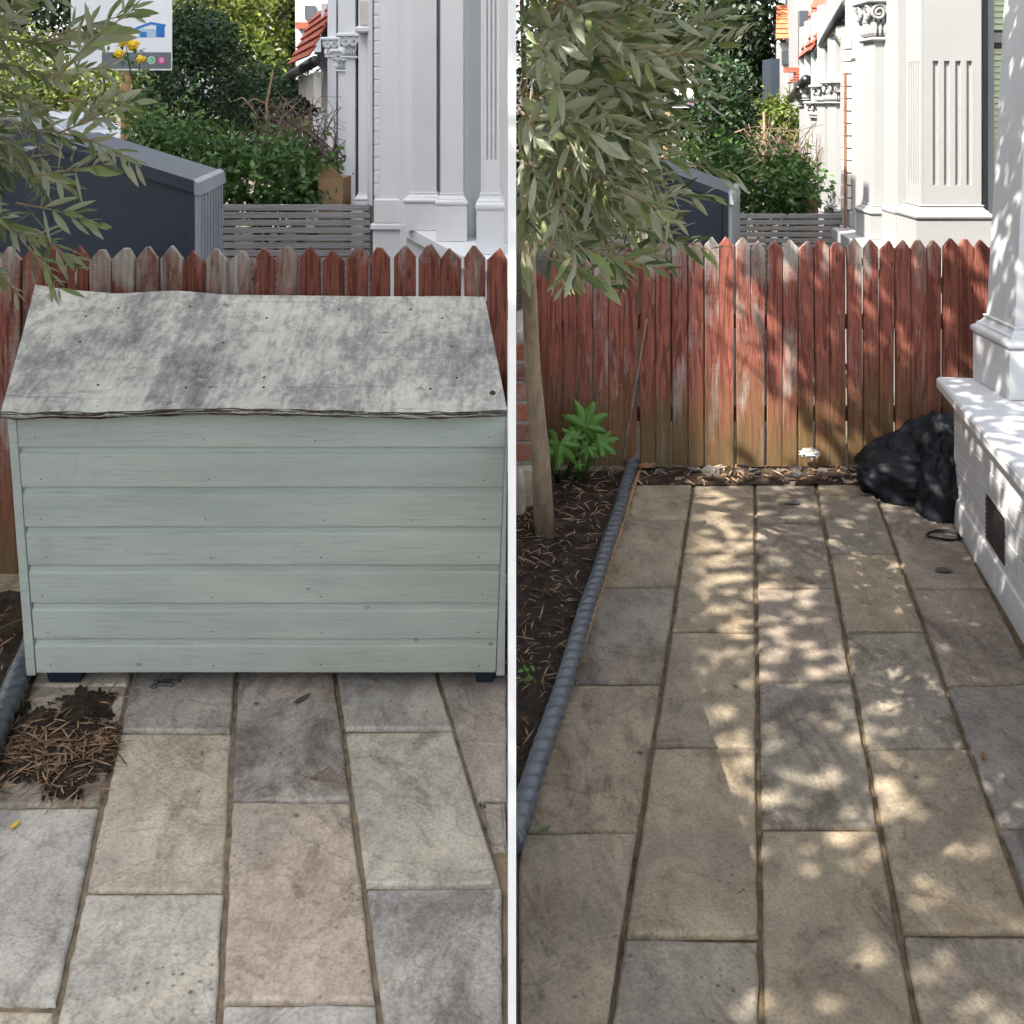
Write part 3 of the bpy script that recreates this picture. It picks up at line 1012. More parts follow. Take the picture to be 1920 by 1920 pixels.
    for j in range(nV):
        v = j / (nV - 1)
        for i in range(nU):
            u = i / (nU - 1)
            pb = 66 + (909 - 66) * u
            pf = 2 + (951.0 - 2) * u
            B = PT(pb, backy(pb), db)
            yf = 769 + 3.5 * math.sin(u * 9 + .6) + 2.5 * mn.noise(Vector((u * 14, 1, 0)))
            fd = df + 0.010 * mn.noise(Vector((u * 17, 4, 0))) + (0.006 * mn.noise(Vector((u * 60, 8, 0))))
            Fp = PT(pf, yf, fd)
            p = Fp.lerp(B, v)
            p.x = min(p.x, -0.0085)
            sag = -0.010 * math.sin(math.pi * v) * (0.6 + 0.5 * math.sin(u * 5))
            p.z += sag + 0.0015 * mn.noise(Vector((p.x * 9, p.y * 9, 0)))
            top.append(p)
            bot.append(p - Vector((0, 0, 0.013)))
    V = top + bot
    n = len(top)
    F = []
    for j in range(nV - 1):
        for i in range(nU - 1):
            a = j * nU + i
            F.append((a, a + 1, a + nU + 1, a + nU))
            F.append((n + a, n + a + nU, n + a + nU + 1, n + a + 1))
    for j in range(nV - 1):
        a = j * nU
        F.append((a, a + nU, n + a + nU, n + a))
        a = j * nU + nU - 1
        F.append((a, n + a, n + a + nU, a + nU))
    for i in range(nU - 1):
        a = (nV - 1) * nU + i
        F.append((a, a + 1, n + a + 1, n + a))
        F.append((i, n + i, n + i + 1, i + 1))
    me = bpy.data.meshes.new('lid')
    me.from_pydata([tuple(v) for v in V], [], F)
    me.update()
    lid = link_mesh('lid', me, MAT['ply'], o)
    # delaminated plies along the front edge
    for q in range(4):
        zz = -0.0005 - q * 0.0046
        rs = []
        for i in range(nU * 2):
            u = i / (nU * 2 - 1)
            i0 = min(nU - 2, int(u * (nU - 1)))
            t = u * (nU - 1) - i0
            p = top[i0].lerp(top[i0 + 1], t)
            out = 0.005 + 0.013 * mn.noise(Vector((u * 17, q * 3.7, 2))) + 0.007 * mn.noise(Vector((u * 70, q * 9.1, 2)))
            cut = 0.6 if mn.noise(Vector((u * 9, q * 5.5, 7))) > 0.2 else 1
            y = p.y - max(0.0005, out * cut)
            z0 = p.z + zz + 0.003 * mn.noise(Vector((u * 25, q * 4.1, 0)))
            rs.append([(min(p.x, -.0085), y, z0), (min(p.x, -.0085), y + 0.0015, z0 - 0.0026), (min(p.x, -.0085), p.y + 0.02, z0 - 0.0026), (min(p.x, -.0085), p.y + 0.02, z0)])
        MB().rings(rs).build('ply_edge', MAT['ply'] if q == 2 else MAT['plyedge'], lid)
    # screw heads on the lid
    for px, py in ((219, 574), (358, 578), (158, 592), (497, 601), (634, 581), (768, 582), (828, 600), (844, 647), (860, 704), (188, 725), (345, 727), (499, 710), (499, 727), (805, 726), (919, 735), (416, 645), (148, 640)):
        v = (769 - py) / (769 - 553)
        # position on the lid by walking its grid
        best = min(range(n), key=lambda k: (960 + top[k].x * FPX / top[k].y - px) ** 2 + (HZ - (top[k].z - CAMH) * FPX / top[k].y - py) ** 2)
        p = top[best]
        r_ = 0.0036 if (px, py) != (919, 735) else 0.009
        MB().rings([[(p.x + r_ * rr * math.cos(a), p.y + r_ * rr * math.sin(a), p.z + h_ + 0.46 * r_ * rr * math.sin(a)) for a in [i * math.pi / 4 for i in range(8)]] for rr, h_ in ((1, -.002), (1, .0008), (.6, .0016))]).build('screw', MAT['railwood'], lid)
    return o


chest()

# ------------------------------------------------------------------ houses
def flute_face(mb, axis, a0, a1, c, z0, z1, n, depth=0.010, inset=0.004, zt=None, zb=None):
    """raised strips between n flutes on a face; axis 'x': face normal -y at y=c ; axis 'y': face normal -x at x=c"""
    wz0, wz1 = zb, zt
    w = a1 - a0
    m = w * 0.16
    fw = (w - 2 * m) / (n * 2 - 1)
    def bx(p0, p1, q0, q1):
        if axis == 'x': mb.box(p0, p1, c, c + depth, q0, q1)
        else: mb.box(c, c + depth, p0, p1, q0, q1)
    bx(a0, a1, z0, wz0)
    bx(a0, a1, wz1, z1)
    bx(a0, a0 + m, wz0, wz1)
    bx(a1 - m, a1, wz0, wz1)
    for k in range(n - 1):
        s = a0 + m + fw * (2 * k + 1)
        bx(s, s + fw, wz0, wz1)


def capital(mb, x0, x1, y0, y1, z0, z1):
    h = z1 - z0
    w = x1 - x0
    mb.rloft(x0, x1, y0, y1, [(z0, 0.012), (z0 + h * .05, 0.022), (z0 + h * .10, 0.012), (z0 + h * .12, 0.0), (z0 + h * .5, 0.012), (z0 + h * .82, 0.035)])
    mb.rloft(x0, x1, y0, y1, [(z1 - h * .16, 0.040), (z1 - h * .12, 0.055), (z1 - h * .04, 0.055), (z1, 0.045)])
    def scroll(c, ax, r):
        pts = []
        for i in range(26):
            a = i * 0.5
            rr = r * (1 - i / 30)
            q = Vector((math.cos(a) * rr, 0, math.sin(a) * rr)) if ax == 'x' else Vector((0, math.cos(a) * rr, math.sin(a) * rr))
            pts.append(Vector(c) + q)
        mb.tube(pts, [r * 0.24 * (1 - i / 60) for i in range(26)], 6)
    r = h * .19
    for ax, cs in (('x', [(x0 + .1 * w, y0 - .035, z1 - h * .36), (x1 - .1 * w, y0 - .035, z1 - h * .36)]), ('y', [(x0 - .035, y0 + .12 * (y1 - y0), z1 - h * .36), (x0 - .035, y1 - .12 * (y1 - y0), z1 - h * .36)])):
        for c in cs: scroll(c, ax, r)
    for k in range(5):
        for row, (zz, rr) in enumerate(((z0 + h * .28, .17), (z0 + h * .52, .14))):
            t = (k + (0.5 if row else 0)) / 4.5
            if t > 1: continue
            mb.ball((x0 + t * w, y0 - .008, zz), (w * .11, .022, h * rr), 8, 6)
            mb.ball((x0 - .008, y0 + t * (y1 - y0), zz), (.022, (y1 - y0) * .11, h * rr), 8, 6)


def column(house, x0, x1, y0, y1, zl, zp, zb, zt, mat='white', flutes=None, capz=None, lean=0.0, label=None):
    """pilaster column: shaft with pedestal, moulded base and capital under it"""
    mb = MB()
    if flutes:
        nf, ns, fb, ft = flutes
        dep = 0.012
        mb.box(x0 + dep, x1, y0 + dep, y1, zb - .01, zt)
        flute_face(mb, 'x', x0 + dep, x1, y0, zb - .01, zt, nf, dep, zb=fb, zt=ft)
        flute_face(mb, 'y', y0, y1, x0, zb - .01, zt, ns, dep - .001, zb=fb, zt=ft)
    else:
        mb.rings([[(x0, y0, zb - .01), (x1, y0, zb - .01), (x1, y1, zb - .01), (x0, y1, zb - .01)],
                  [(x0 + lean, y0 + lean * .3, zt), (x1 - lean * .2, y0 + lean * .3, zt), (x1 - lean * .2, y1, zt), (x0 + lean, y1, zt)]])
    sh = mb.build('column', MAT[mat], house)
    h = zb - zp
    e = 0.045 if (x1 - x0) > .12 else 0.025
    prof = [(zp, e * .85)]
    for k in range(7):
        a = -math.pi / 2 + math.pi * k / 6
        prof.append((zp + h * (.22 + .20 * math.sin(a)), e * (.72 + .28 * math.cos(a))))
    prof += [(zp + h * .48, e * .62), (zp + h * .56, e * .60), (zp + h * .66, e * .35), (zp + h * .80, e * .18), (zp + h * .9, e * .14), (zp + h * .93, e * .24), (zb - .001, e * .2), (zb, 0.001)]
    MB().rloft(x0, x1, y0, y1, prof).build('base_moulding', MAT[mat], sh)
    MB().rloft(x0, x1, y0, y1, [(zl, e * .8), (zp - .004, e * .8), (zp - .0005, e * .74)]).build('pedestal', MAT[mat], sh)
    if capz:
        cb = MB()
        capital(cb, x0, x1, y0, y1, capz[0], capz[1])
        cb.build('capital', MAT[mat], sh)
    return sh


# ---- left: the house beside the chest garden
hl = thing('terrace_house', (-0.3, 5.0, 0), 'white painted house front with square pilasters behind the chest fence', 'house')
lz = 0.920
K = 1.105
sc = lambda P_: [(x * K if x < -.02 else x, y * K) for x, y in P_]
MB().prism(sc([(-0.70, 5.78), (-0.30, 5.06), (-0.0125, 4.62), (-0.0125, 5.78)]), 0, 4.2).build('wall', MAT['white'], hl)
# splayed ledge and dwarf wall under it
MB().prism(sc([(-0.56, 5.36), (-0.20, 4.24), (-0.0125, 4.10), (-0.0125, 4.60), (-0.32, 5.04), (-0.52, 5.40)]), lz - 0.055, lz).build('ledge', MAT['white'], hl)
MB().prism(sc([(-0.53, 5.36), (-0.17, 4.28), (-0.013, 4.16), (-0.013, 4.58), (-0.32, 5.0), (-0.50, 5.38)]), 0, lz - 0.056).build('dwarf_wall', MAT['white'], hl)
d3, d2, d1, d0 = 4.30 * K, 4.70 * K, 5.10 * K, 5.60 * K
column(hl, PX(902, d3), -0.0575, d3, d3 + .18, lz + .002, PZ(394, d3), PZ(362, d3), 4.2, flutes=(3, 5, PZ(300, d3), 4.0))
column(hl, PX(826, d2), PX(868, d2), d2, d2 + .18, lz + .002, PZ(385, d2), PZ(362, d2), 4.2)
column(hl, PX(772, d1), PX(818, d1), d1, d1 + .20, lz + .002, PZ(380, d1), PZ(360, d1), 4.2)
# party pilaster with painted brick side and a block base
MB().box(PX(706, d0), PX(748, d0), d0, d0 + .20, PZ(374, d0), 4.2).build('pilaster', MAT['white'], hl)
MB().cbox(PX(702, d0), PX(752, d0), d0 - .025, d0 + .20, PZ(418, d0), PZ(373, d0), .006).build('pilaster_base', MAT['white'], hl)
MB().cbox(PX(696, d0), PX(755, d0), d0 - .04, d0 + .20, PZ(430, d0), PZ(418.5, d0), .006).build('pilaster_foot', MAT['white'], hl)
MB().box(PX(700, d0), PX(750, d0), d0 - .02, d0 + .20, 0, PZ(431, d0)).build('pilaster_footing', MAT['white'], hl)
for k in range(16):
    z = PZ(374, d0) + 0.02 + k * 0.075
    if z > 2.2: break
    MB().cbox(PX(701.5, d0), PX(711, d0), d0 - .004, d0 + .19, z, z + 0.068, .004).build('brick', MAT['white'], hl)
MB().box(PX(697.5, d0), PX(700.5, d0), d0 + .02, d0 + .035, 0.55, 2.5).build('party_strip', MAT['partybrick'], hl)

# ---- left: the next house along
h2 = thing('terrace_house', (-1.3, 8.0, 0), 'white porch with scrolled capitals beyond the slatted screen, left picture', 'house')
MB().prism([(-0.87, 6.52), (-1.12, 7.62), (-2.05, 11.6), (-0.0125, 11.6), (-0.0125, 6.52)], 0, 2.55).build('wall', MAT['white'], h2)
for d, p0, p1, c0, c1 in ((6.7, 672, 694, 40, -60), (7.3, 648, 666, 110, 62), (7.9, 634, 648, 135, 92), (9.0, 614, 630, 108, 70), (9.8, 602, 613, 130, 98)):
    column(h2, PX(p0, d), PX(p1, d), d, d + .22, 0.62, PZ(376, d) if d < 7 else .78, PZ(362, d) if d < 7 else .86, 2.5, capz=(PZ(c0, d), PZ(c1, d)) if c1 > 0 else None)
MB().cbox(PX(668, 6.65), PX(697, 6.65), 6.6, 6.95, PZ(62, 6.65), PZ(50, 6.65), .01).build('bracket_shelf', MAT['white'], h2)
MB().cbox(PX(676, 6.65), PX(692, 6.65), 6.62, 6.95, PZ(49.5, 6.65), PZ(0, 6.65), .01).build('bracket', MAT['cream'], h2)


def tiled_roof(house, e0, e1, r0, r1, rows, mat, name='tile_course'):
    """roof slope from eave line e0-e1 up to ridge line r0-r1, built in overlapping courses"""
    e0, e1, r0, r1 = map(Vector, (e0, e1, r0, r1))
    for k in range(rows):
        a, b = k / rows, (k + 1.12) / rows
        p0, p1 = e0.lerp(r0, a), e1.lerp(r1, a)
        q0, q1 = e0.lerp(r0, b), e1.lerp(r1, b)
        n = (p1 - p0).cross(q0 - p0).normalized()
        if n.z < 0: n = -n
        up = n * 0.022
        MB().hexa([p0 + up, p1 + up, q1 + n * .004, q0 + n * .004, p0 + up + n * .018, p1 + up + n * .018, q1 + n * .016, q0 + n * .016]).build(name, mat, house)


tiled_roof(h2, (PX(585, 9.2), 9.2, 1.98), (PX(545, 11.4), 11.4, 1.98), (PX(640, 9.2), 9.2, 2.5), (PX(590, 11.4), 11.4, 2.5), 6, MAT['redtile'])
MB().tube([(PX(590, 8.8), 8.8, 1.93), (PX(560, 10.4), 10.4, 1.90), (PX(545, 11.3), 11.3, 1.88)], 0.05, 8).build('gutter', MAT['black'], h2, True)
for k in range(5):
    d = 9.0 + k * .5
    MB().box(PX(588 - k * 7, d), PX(602 - k * 6, d), d, d + .12, 1.55 + k * .03, 1.85).build('corbel', MAT['cream'], h2)

h3 = thing('terrace_house', (-3.0, 15.0, 0), 'far white house with a red band and dark slate gable, left picture', 'house')
MB().prism([(PX(558, 13), 13), (PX(548, 20), 20), (-0.3, 20), (-0.3, 13)], 0, 5).build('wall', MAT['white'], h3)
MB().box(PX(556, 12.9), PX(600, 12.9), 12.85, 13.0, PZ(54, 12.9), PZ(42, 12.9)).build('red_band', MAT['redtile'], h3)
MB().box(PX(570, 12.9), PX(590, 12.9), 12.93, 13.0, PZ(36, 12.9), PZ(10, 12.9)).build('window', MAT['glass'], h3)
MB().box(PX(530, 16), PX(553, 16), 15.6, 19, PZ(60, 16), PZ(-30, 16)).build('slate_gable', MAT['slate'], h3)
MB().box(PX(534, 16), PX(556, 16), 15.7, 19, 0, PZ(61, 16)).build('bay', MAT['cream'], h3)
MB().box(PX(545, 15.6), PX(550, 15.6), 15.62, 15.7, PZ(120, 15.6), PZ(70, 15.6)).build('window', MAT['glass'], h3)

# ---- right: house with bay ledge beside the paving
hr = thing('terrace_house', (2.0, 4.5, 0), 'white house front with fluted pilaster and twin columns behind the tall fence', 'house')
rz = 0.80
MB().prism([(2.13, 6.82), (2.20, 5.54), (3.6, 5.54), (3.6, 6.82)], 0, 4.2).build('wall', MAT['dimmed_white'], hr)
MB().prism([(2.02, 6.75), (1.86, 5.30), (2.35, 5.14), (3.5, 5.14), (3.5, 5.53), (2.20, 5.53), (2.12, 6.75)], rz - .06, rz).build('ledge', MAT['dimmed_white'], hr)
MB().prism([(2.06, 6.72), (1.92, 5.34), (2.38, 5.20), (3.4, 5.20), (3.4, 5.52), (2.21, 5.52), (2.13, 6.72)], 0, rz - .061).build('dwarf_wall', MAT['dimmed_white'], hr)
# fluted pilaster, twin columns, party pilaster
column(hr, PX(1727, 5.3), PX(1840, 5.3), 5.30, 5.50, rz + .002, PZ(411, 5.3), PZ(384, 5.3), 4.0, flutes=(4, 5, PZ(347, 5.3), PZ(114, 5.3)), mat='dimmed_white')
column(hr, PX(1684, 5.8), PX(1714, 5.8), 5.80, 5.98, rz + .002, PZ(402, 5.8), PZ(384, 5.8), 4.0, mat='dimmed_white')
column(hr, PX(1640, 6.2), PX(1680, 6.2), 6.20, 6.40, rz + .002, PZ(402, 6.2), PZ(384, 6.2), 2.9, capz=(PZ(78, 6.2), PZ(-6, 6.2)), mat='dimmed_white')
MB().box(PX(1597, 6.7), PX(1620, 6.7), 6.70, 6.85, PZ(397, 6.7), PZ(118, 6.7)).build('pilaster', MAT['dimmed_white'], hr)
MB().cbox(PX(1593, 6.7), PX(1621, 6.7), 6.68, 6.85, PZ(426, 6.7), PZ(396, 6.7), .006).build('pilaster_base', MAT['dimmed_white'], hr)
MB().cbox(PX(1588, 6.7), PX(1624, 6.7), 6.66, 6.85, PZ(440, 6.7), PZ(426.5, 6.7), .006).build('pilaster_foot', MAT['dimmed_white'], hr)
MB().cbox(PX(1594, 6.7), PX(1632, 6.7), 6.64, 6.85, PZ(112, 6.7), PZ(100, 6.7), .008).build('pilaster_cap', MAT['cream'], hr)
for k in range(16):
    z = PZ(397, 6.7) + .01 + k * .078
    if z > 1.95: break
    MB().cbox(PX(1590, 6.7), PX(1596.5, 6.7), 6.705, 6.84, z, z + .070, .004).build('brick', MAT['cream'], hr)
MB().box(PX(1585.5, 6.7), PX(1589.3, 6.7), 6.72, 6.735, .5, 1.78).build('party_strip', MAT['partybrick'], hr)
# eaves above the twin columns: corbelled cream brackets and black gutter
for k in range(6):
    d = 6.75 + k * .26
    MB().rloft(PX(1600 - k * 6, d), PX(1640 - k * 7, d), d, d + .12, [(1.86 + k * .03, -.03), (1.93 + k * .03, 0.0), (2.0 + k * .03, .03), (2.06 + k * .03, .03)]).build('corbel', MAT['cream'], hr)
MB().tube([(PX(1592, 6.9), 6.9, PZ(12, 6.9)), (PX(1567, 7.7), 7.7, PZ(50, 7.7)), (PX(1538, 8.7), 8.7, PZ(100, 8.7))], 0.055, 10).build('gutter', MAT['black'], hr, True)
# window with a pale green blind
wf = MB()
yw = 5.50
wx0, wx1 = PX(1848, yw), PX(1990, yw)
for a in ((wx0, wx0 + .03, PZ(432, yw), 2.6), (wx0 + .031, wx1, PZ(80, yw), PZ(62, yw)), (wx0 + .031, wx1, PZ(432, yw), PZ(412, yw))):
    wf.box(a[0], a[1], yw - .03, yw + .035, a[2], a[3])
win = wf.build('window', MAT['dimmed_white'], hr)
z = PZ(411, yw)
while z < 2.5:
    if not (PZ(82, yw) < z + .03 and z < PZ(60, yw)):
        MB().hexa([(wx0 + .031, yw - .004, z), (wx1, yw - .004, z), (wx1, yw + .012, z + .004), (wx0 + .031, yw + .012, z + .004),
                   (wx0 + .031, yw + .002, z + .0285), (wx1, yw + .002, z + .0285), (wx1, yw + .014, z + .030), (wx0 + .031, yw + .014, z + .030)]).build('blind_slat', MAT['blind'], win)
    z += .0315
MB().box(wx0 + .031, wx1, yw + .02, yw + .03, PZ(411, yw), 2.5).build('pane', MAT['glass'], win)

# near bay: painted brick plinth, ledge, column
bz = 0.53
hb = thing('bay_house', (1.9, 3.8, 0), 'white bay corner with ledge, column and painted brick plinth beside the paving', 'house')
A = Vector((1.705, 4.10)); Bv = Vector((1.188, 1.20))
u = (Bv - A).normalized(); nrm = Vector((-u.y, u.x))
if nrm.x > 0: nrm = -nrm
def wpt(s, out, z):
    p = A + u * s + nrm * out
    return (p.x, p.y, z)
Lw = (Bv - A).length
MB().hexa([wpt(0, 0, -.03), wpt(Lw, 0, -.03), wpt(Lw, -.8, -.03), wpt(0, -.8, -.03), wpt(0, 0, bz - .05), wpt(Lw, 0, bz - .05), wpt(Lw, -.8, bz - .05), wpt(0, -.8, bz - .05)][0:8]).build('plinth_core', MAT['baywhite'], hb)
course = .0735
for r_ in range(7):
    z0 = -.012 + r_ * course
    z1 = min(z0 + course - .004, bz - .052)
    s = -.003 if r_ % 2 == 0 else -.003
    first = True
    while s < Lw:
        ln = (.215 if r_ % 2 == 0 else (.1075 if first else .215))
        e = min(s + ln - .004, Lw)
        first = False
        if e - s > .02:
            o_ = .0055 + rnd.uniform(-.0012, .0012)
            c = .0022
            ring = lambda out, i: [wpt(s + i, out, z0 + i), wpt(e - i, out, z0 + i), wpt(e - i, out, z1 - i), wpt(s + i, out, z1 - i)]
            MB().rings([ring(-.01, 0), ring(o_ - c, 0), ring(o_, c)]).build('brick', MAT['baywhite'], hb)
        s += ln
# lower footing strip
MB().hexa([wpt(.0, .0, -.02), wpt(Lw, .0, -.02), wpt(Lw, .020, -.02), wpt(0, .020, -.02), wpt(0, .004, .10), wpt(Lw, .004, .06), wpt(Lw, .012, .055), wpt(0, .014, .095)]).build('footing', MAT['baywhite'], hb)
# air vent
vs0, vs1, vz0, vz1 = .48, .70, .115, .265
vb = MB()
vb.hexa([wpt(vs0, .004, vz0), wpt(vs1, .004, vz0), wpt(vs1, .0085, vz0), wpt(vs0, .0085, vz0), wpt(vs0, .004, vz1), wpt(vs1, .004, vz1), wpt(vs1, .0085, vz1), wpt(vs0, .0085, vz1)])
vent = vb.build('air_vent', MAT['black'], hb)
for k in range(9):
    zz = vz0 + .008 + k * .0158
    MB().hexa([wpt(vs0 + .006, .0087, zz), wpt(vs1 - .006, .0087, zz), wpt(vs1 - .006, .0125, zz - .003), wpt(vs0 + .006, .0125, zz - .003),
               wpt(vs0 + .006, .0087, zz + .004), wpt(vs1 - .006, .0087, zz + .004), wpt(vs1 - .006, .0125, zz + .001), wpt(vs0 + .006, .0125, zz + .001)]).build('vent_bar', MAT['black'], vent)
# ledge slab with rounded nose
lr = []
for o_, z_ in ((.050, bz - .048), (.062, bz - .040), (.064, bz - .012), (.058, bz - .003), (.048, bz)):
    lr.append([wpt(-.035, o_, z_), wpt(Lw, o_, z_), wpt(Lw, -.85, z_), wpt(-.035, -.85, z_)])
MB().rings(lr).build('ledge', MAT['baywhite'], hb)
column(hb, 1.815, 2.08, 3.85, 4.08, bz + .002, PZ(652, 3.85), PZ(612, 3.85), 3.6, lean=.16, mat='baywhite')
MB().box(2.10, 3.2, 3.96, 4.07, bz + .003, 3.6).build('bay_wall', MAT['baywhite'], hb)

# ---- right: next house
g2 = thing('terrace_house', (2.5, 8.5, 0), 'white porch with scrolled capitals and red tiled roof beyond the fence, right picture', 'house')
MB().prism([(2.20, 6.92), (2.44, 8.05), (3.30, 12.2), (5.2, 12.2), (5.2, 6.92)], 0, 2.42).build('wall', MAT['dimmed_white'], g2)
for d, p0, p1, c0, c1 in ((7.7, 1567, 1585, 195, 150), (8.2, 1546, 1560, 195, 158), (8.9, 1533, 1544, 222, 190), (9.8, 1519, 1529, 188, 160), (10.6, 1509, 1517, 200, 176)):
    column(g2, PX(p0, d), PX(p1, d), d, d + .2, .5, PZ(399, d) if d < 9 else .62, PZ(386, d) if d < 9 else .70, 2.35, capz=(PZ(c0, d), PZ(c1, d)), mat='dimmed_white')
tiled_roof(g2, (PX(1525, 8.9), 8.9, PZ(96, 8.9)), (PX(1502, 11.0), 11.0, PZ(112, 11)), (PX(1560, 8.9), 8.9, PZ(5, 8.9)), (PX(1530, 11.0), 11.0, PZ(0, 11)), 7, MAT['redtile'])
MB().tube([(PX(1512, 9.6), 9.6, PZ(150, 9.6)), (PX(1484, 11.6), 11.6, PZ(185, 11.6))], .05, 8).build('gutter', MAT['black'], g2, True)
tiled_roof(g2, (PX(1490, 11.4), 11.4, PZ(158, 11.4)), (PX(1480, 12.4), 12.4, PZ(160, 12.4)), (PX(1512, 11.4), 11.4, PZ(138, 11.4)), (PX(1500, 12.4), 12.4, PZ(138, 12.4)), 4, MAT['redtile'])

# ---- right: far house with terracotta roof
g3 = thing('terrace_house', (4.5, 17, 0), 'far white bay house with orange pantile roof at the end of the row', 'house')
MB().prism([(PX(1488, 15), 15), (PX(1470, 22), 22), (9, 22), (9, 15)], 0, 5.2).build('wall', MAT['dimmed_white'], g3)
MB().box(PX(1500, 14.9), PX(1516, 14.9), 14.9, 15.0, PZ(120, 14.9), PZ(20, 14.9)).build('window', MAT['glass'], g3)
MB().box(PX(1472, 14.9), PX(1506, 14.9), 14.8, 15.0, PZ(136, 14.9), PZ(127, 14.9)).build('red_band', MAT['redtile'], g3)
MB().prism([(PX(1456, 18), 18), (PX(1452, 22), 22), (PX(1470, 22), 22), (PX(1487, 18), 18)], 0, PZ(80, 18)).build('bay', MAT['dimmed_white'], g3)
tiled_roof(g3, (PX(1454, 17.9), 17.9, PZ(76, 18)), (PX(1488, 17.9), 17.9, PZ(76, 18)), (PX(1456, 19), 19, PZ(2, 18)), (PX(1488, 19), 19, PZ(2, 18)), 7, MAT['terracotta'])
MB().box(PX(1468, 17.9), PX(1480, 17.9), 17.95, 18.0, PZ(120, 18), PZ(95, 18)).build('window', MAT['glass'], g3)
MB().box(PX(1446, 17), PX(1462, 17), 17.0, 17.6, 0, PZ(110, 17)).build('porch', MAT['navy'], g3)

# ------------------------------------------------------------------ sheds behind the fences
def shed(label, d, pl, pr, yl, yr, side_px, side_d, group=None):
    o = thing('bike_shed', (PX((pl + pr) / 2, d), d, 0), label, 'shed', group)
    x0, x1 = PX(pl, d), PX(pr, d)
    z0, z1 = PZ(yl, d), PZ(yr, d)
    MB().hexa([(x0, d, 0), (x1, d, 0), (x1, d + .03, 0), (x0, d + .03, 0), (x0, d, z0), (x1, d, z1), (x1, d + .03, z1), (x0, d + .03, z0)]).build('end_panel', MAT['navy'], o)
    MB().box(x1 + .002, x1 + .032, d - .006, d + .035, 0, z1 - .002).build('corner_post', MAT['navy'], o)
    xs = x1 + .034
    xe = PX(side_px, side_d)
    n = 9
    for k in range(n):
        t0, t1 = k / n, (k + .72) / n
        a, b = Vector((xs, d)).lerp(Vector((xe, side_d)), t0), Vector((xs, d)).lerp(Vector((xe, side_d)), t1)
        MB().hexa([(a.x, a.y, 0), (b.x, b.y, 0), (b.x + .02, b.y, 0), (a.x + .02, a.y, 0), (a.x, a.y, z1 - .03), (b.x, b.y, z1 - .03), (b.x + .02, b.y, z1 - .03), (a.x + .02, a.y, z1 - .03)]).build('side_rib', MAT['ribgrey'], o)
    MB().hexa([(xs - .01, d + .02, 0), (xe - .006, side_d, 0), (xe + .0, side_d + .01, 0), (xs + .0, d + .03, 0), (xs - .01, d + .02, z1 - .035), (xe - .006, side_d, z1 - .035), (xe, side_d + .01, z1 - .035), (xs, d + .03, z1 - .035)]).build('side_panel', MAT['ribgrey'], o)
    # roof: fascia along the slope and the sheet itself
    sl = (z1 - z0) / (x1 - x0)
    MB().hexa([(x0, d - .016, z0 - .022), (x1 + .034, d - .016, z1 + sl * .034 - .022), (x1 + .034, d - .001, z1 + sl * .034 - .022), (x0, d - .001, z0 - .022),
               (x0, d - .016, z0 + .032), (x1 + .034, d - .016, z1 + sl * .034 + .032), (x1 + .034, d - .001, z1 + sl * .034 + .032), (x0, d - .001, z0 + .032)]).build('fascia', MAT['navy'], o)
    ox = xe - xs
    zr = z1 + sl * .034
    MB().hexa([(x0, d, z0 + .004), (x1 + .034, d, zr + .004), (x1 + .034 + ox, side_d + .03, zr + .004), (x0 + ox, side_d + .03, z0 + .004),
               (x0, d, z0 + .024), (x1 + .034, d, zr + .024), (x1 + .034 + ox, side_d + .03, zr + .024), (x0 + ox, side_d + .03, z0 + .024)]).build('roof_sheet', MAT['navy'], o)
    # pale folded cap along the low edge of the roof
    MB().hexa([(x1 + .036, d - .012, zr - .030), (x1 + .062, d - .012, zr - .036), (x1 + .062 + ox, side_d + .02, zr - .036), (x1 + .036 + ox, side_d + .02, zr - .030),
               (x1 + .030, d - .012, zr + .034), (x1 + .052, d - .012, zr + .020), (x1 + .052 + ox, side_d + .02, zr + .020), (x1 + .030 + ox, side_d + .02, zr + .034)]).build('roof_cap', MAT['ribgrey'], o)
    return o


shl = shed('dark navy metal bike shed behind the chest fence, ribbed grey side', 4.6, 96, 350, 268, 347, 412, 5.35)
MB().hexa([(PX(-90, 4.6), 4.601, 0), (PX(95, 4.6), 4.601, 0), (PX(95, 4.6), 4.63, 0), (PX(-90, 4.6), 4.63, 0), (PX(-90, 4.6), 4.601, PZ(330, 4.6)), (PX(95, 4.6), 4.601, PZ(268, 4.6)), (PX(95, 4.6), 4.63, PZ(268, 4.6)), (PX(-90, 4.6), 4.63, PZ(330, 4.6))]).build('end_panel', MAT['navy'], shl)
shed('navy metal bike shed behind the tall fence, half hidden by olive leaves', 6.0, 1216, 1354, 318, 368, 1382, 6.7)


def slat_fence(label, d, p0, p1, ytop, pitch, n):
    o = thing('slatted_screen', (PX((p0 + p1) / 2, d), d, 0), label, 'slatted fence')
    for k in range(n):
        y0 = ytop + k * pitch
        MB().cbox(PX(p0, d), PX(p1, d), d + rnd.uniform(-.002, .002), d + .02, PZ(y0 + pitch * .78, d), PZ(y0, d), .002).build('slat', MAT['slat'], o)
    for p in (p0 + 4, (p0 + p1) / 2, p1 - 14):
        MB().box(PX(p, d), PX(p, d) + .05, d + .022, d + .07, 0, PZ(ytop + 3, d)).build('post', MAT['slat'], o)
    return o


slat_fence('grey horizontal slatted fence in front of the rose bush, left picture', 6.3, 414, 694, 384, 14.2, 20)
slat_fence('grey horizontal slatted fence in front of the rose bush, right picture', 7.2, 1384, 1583, 401, 11.5, 22)

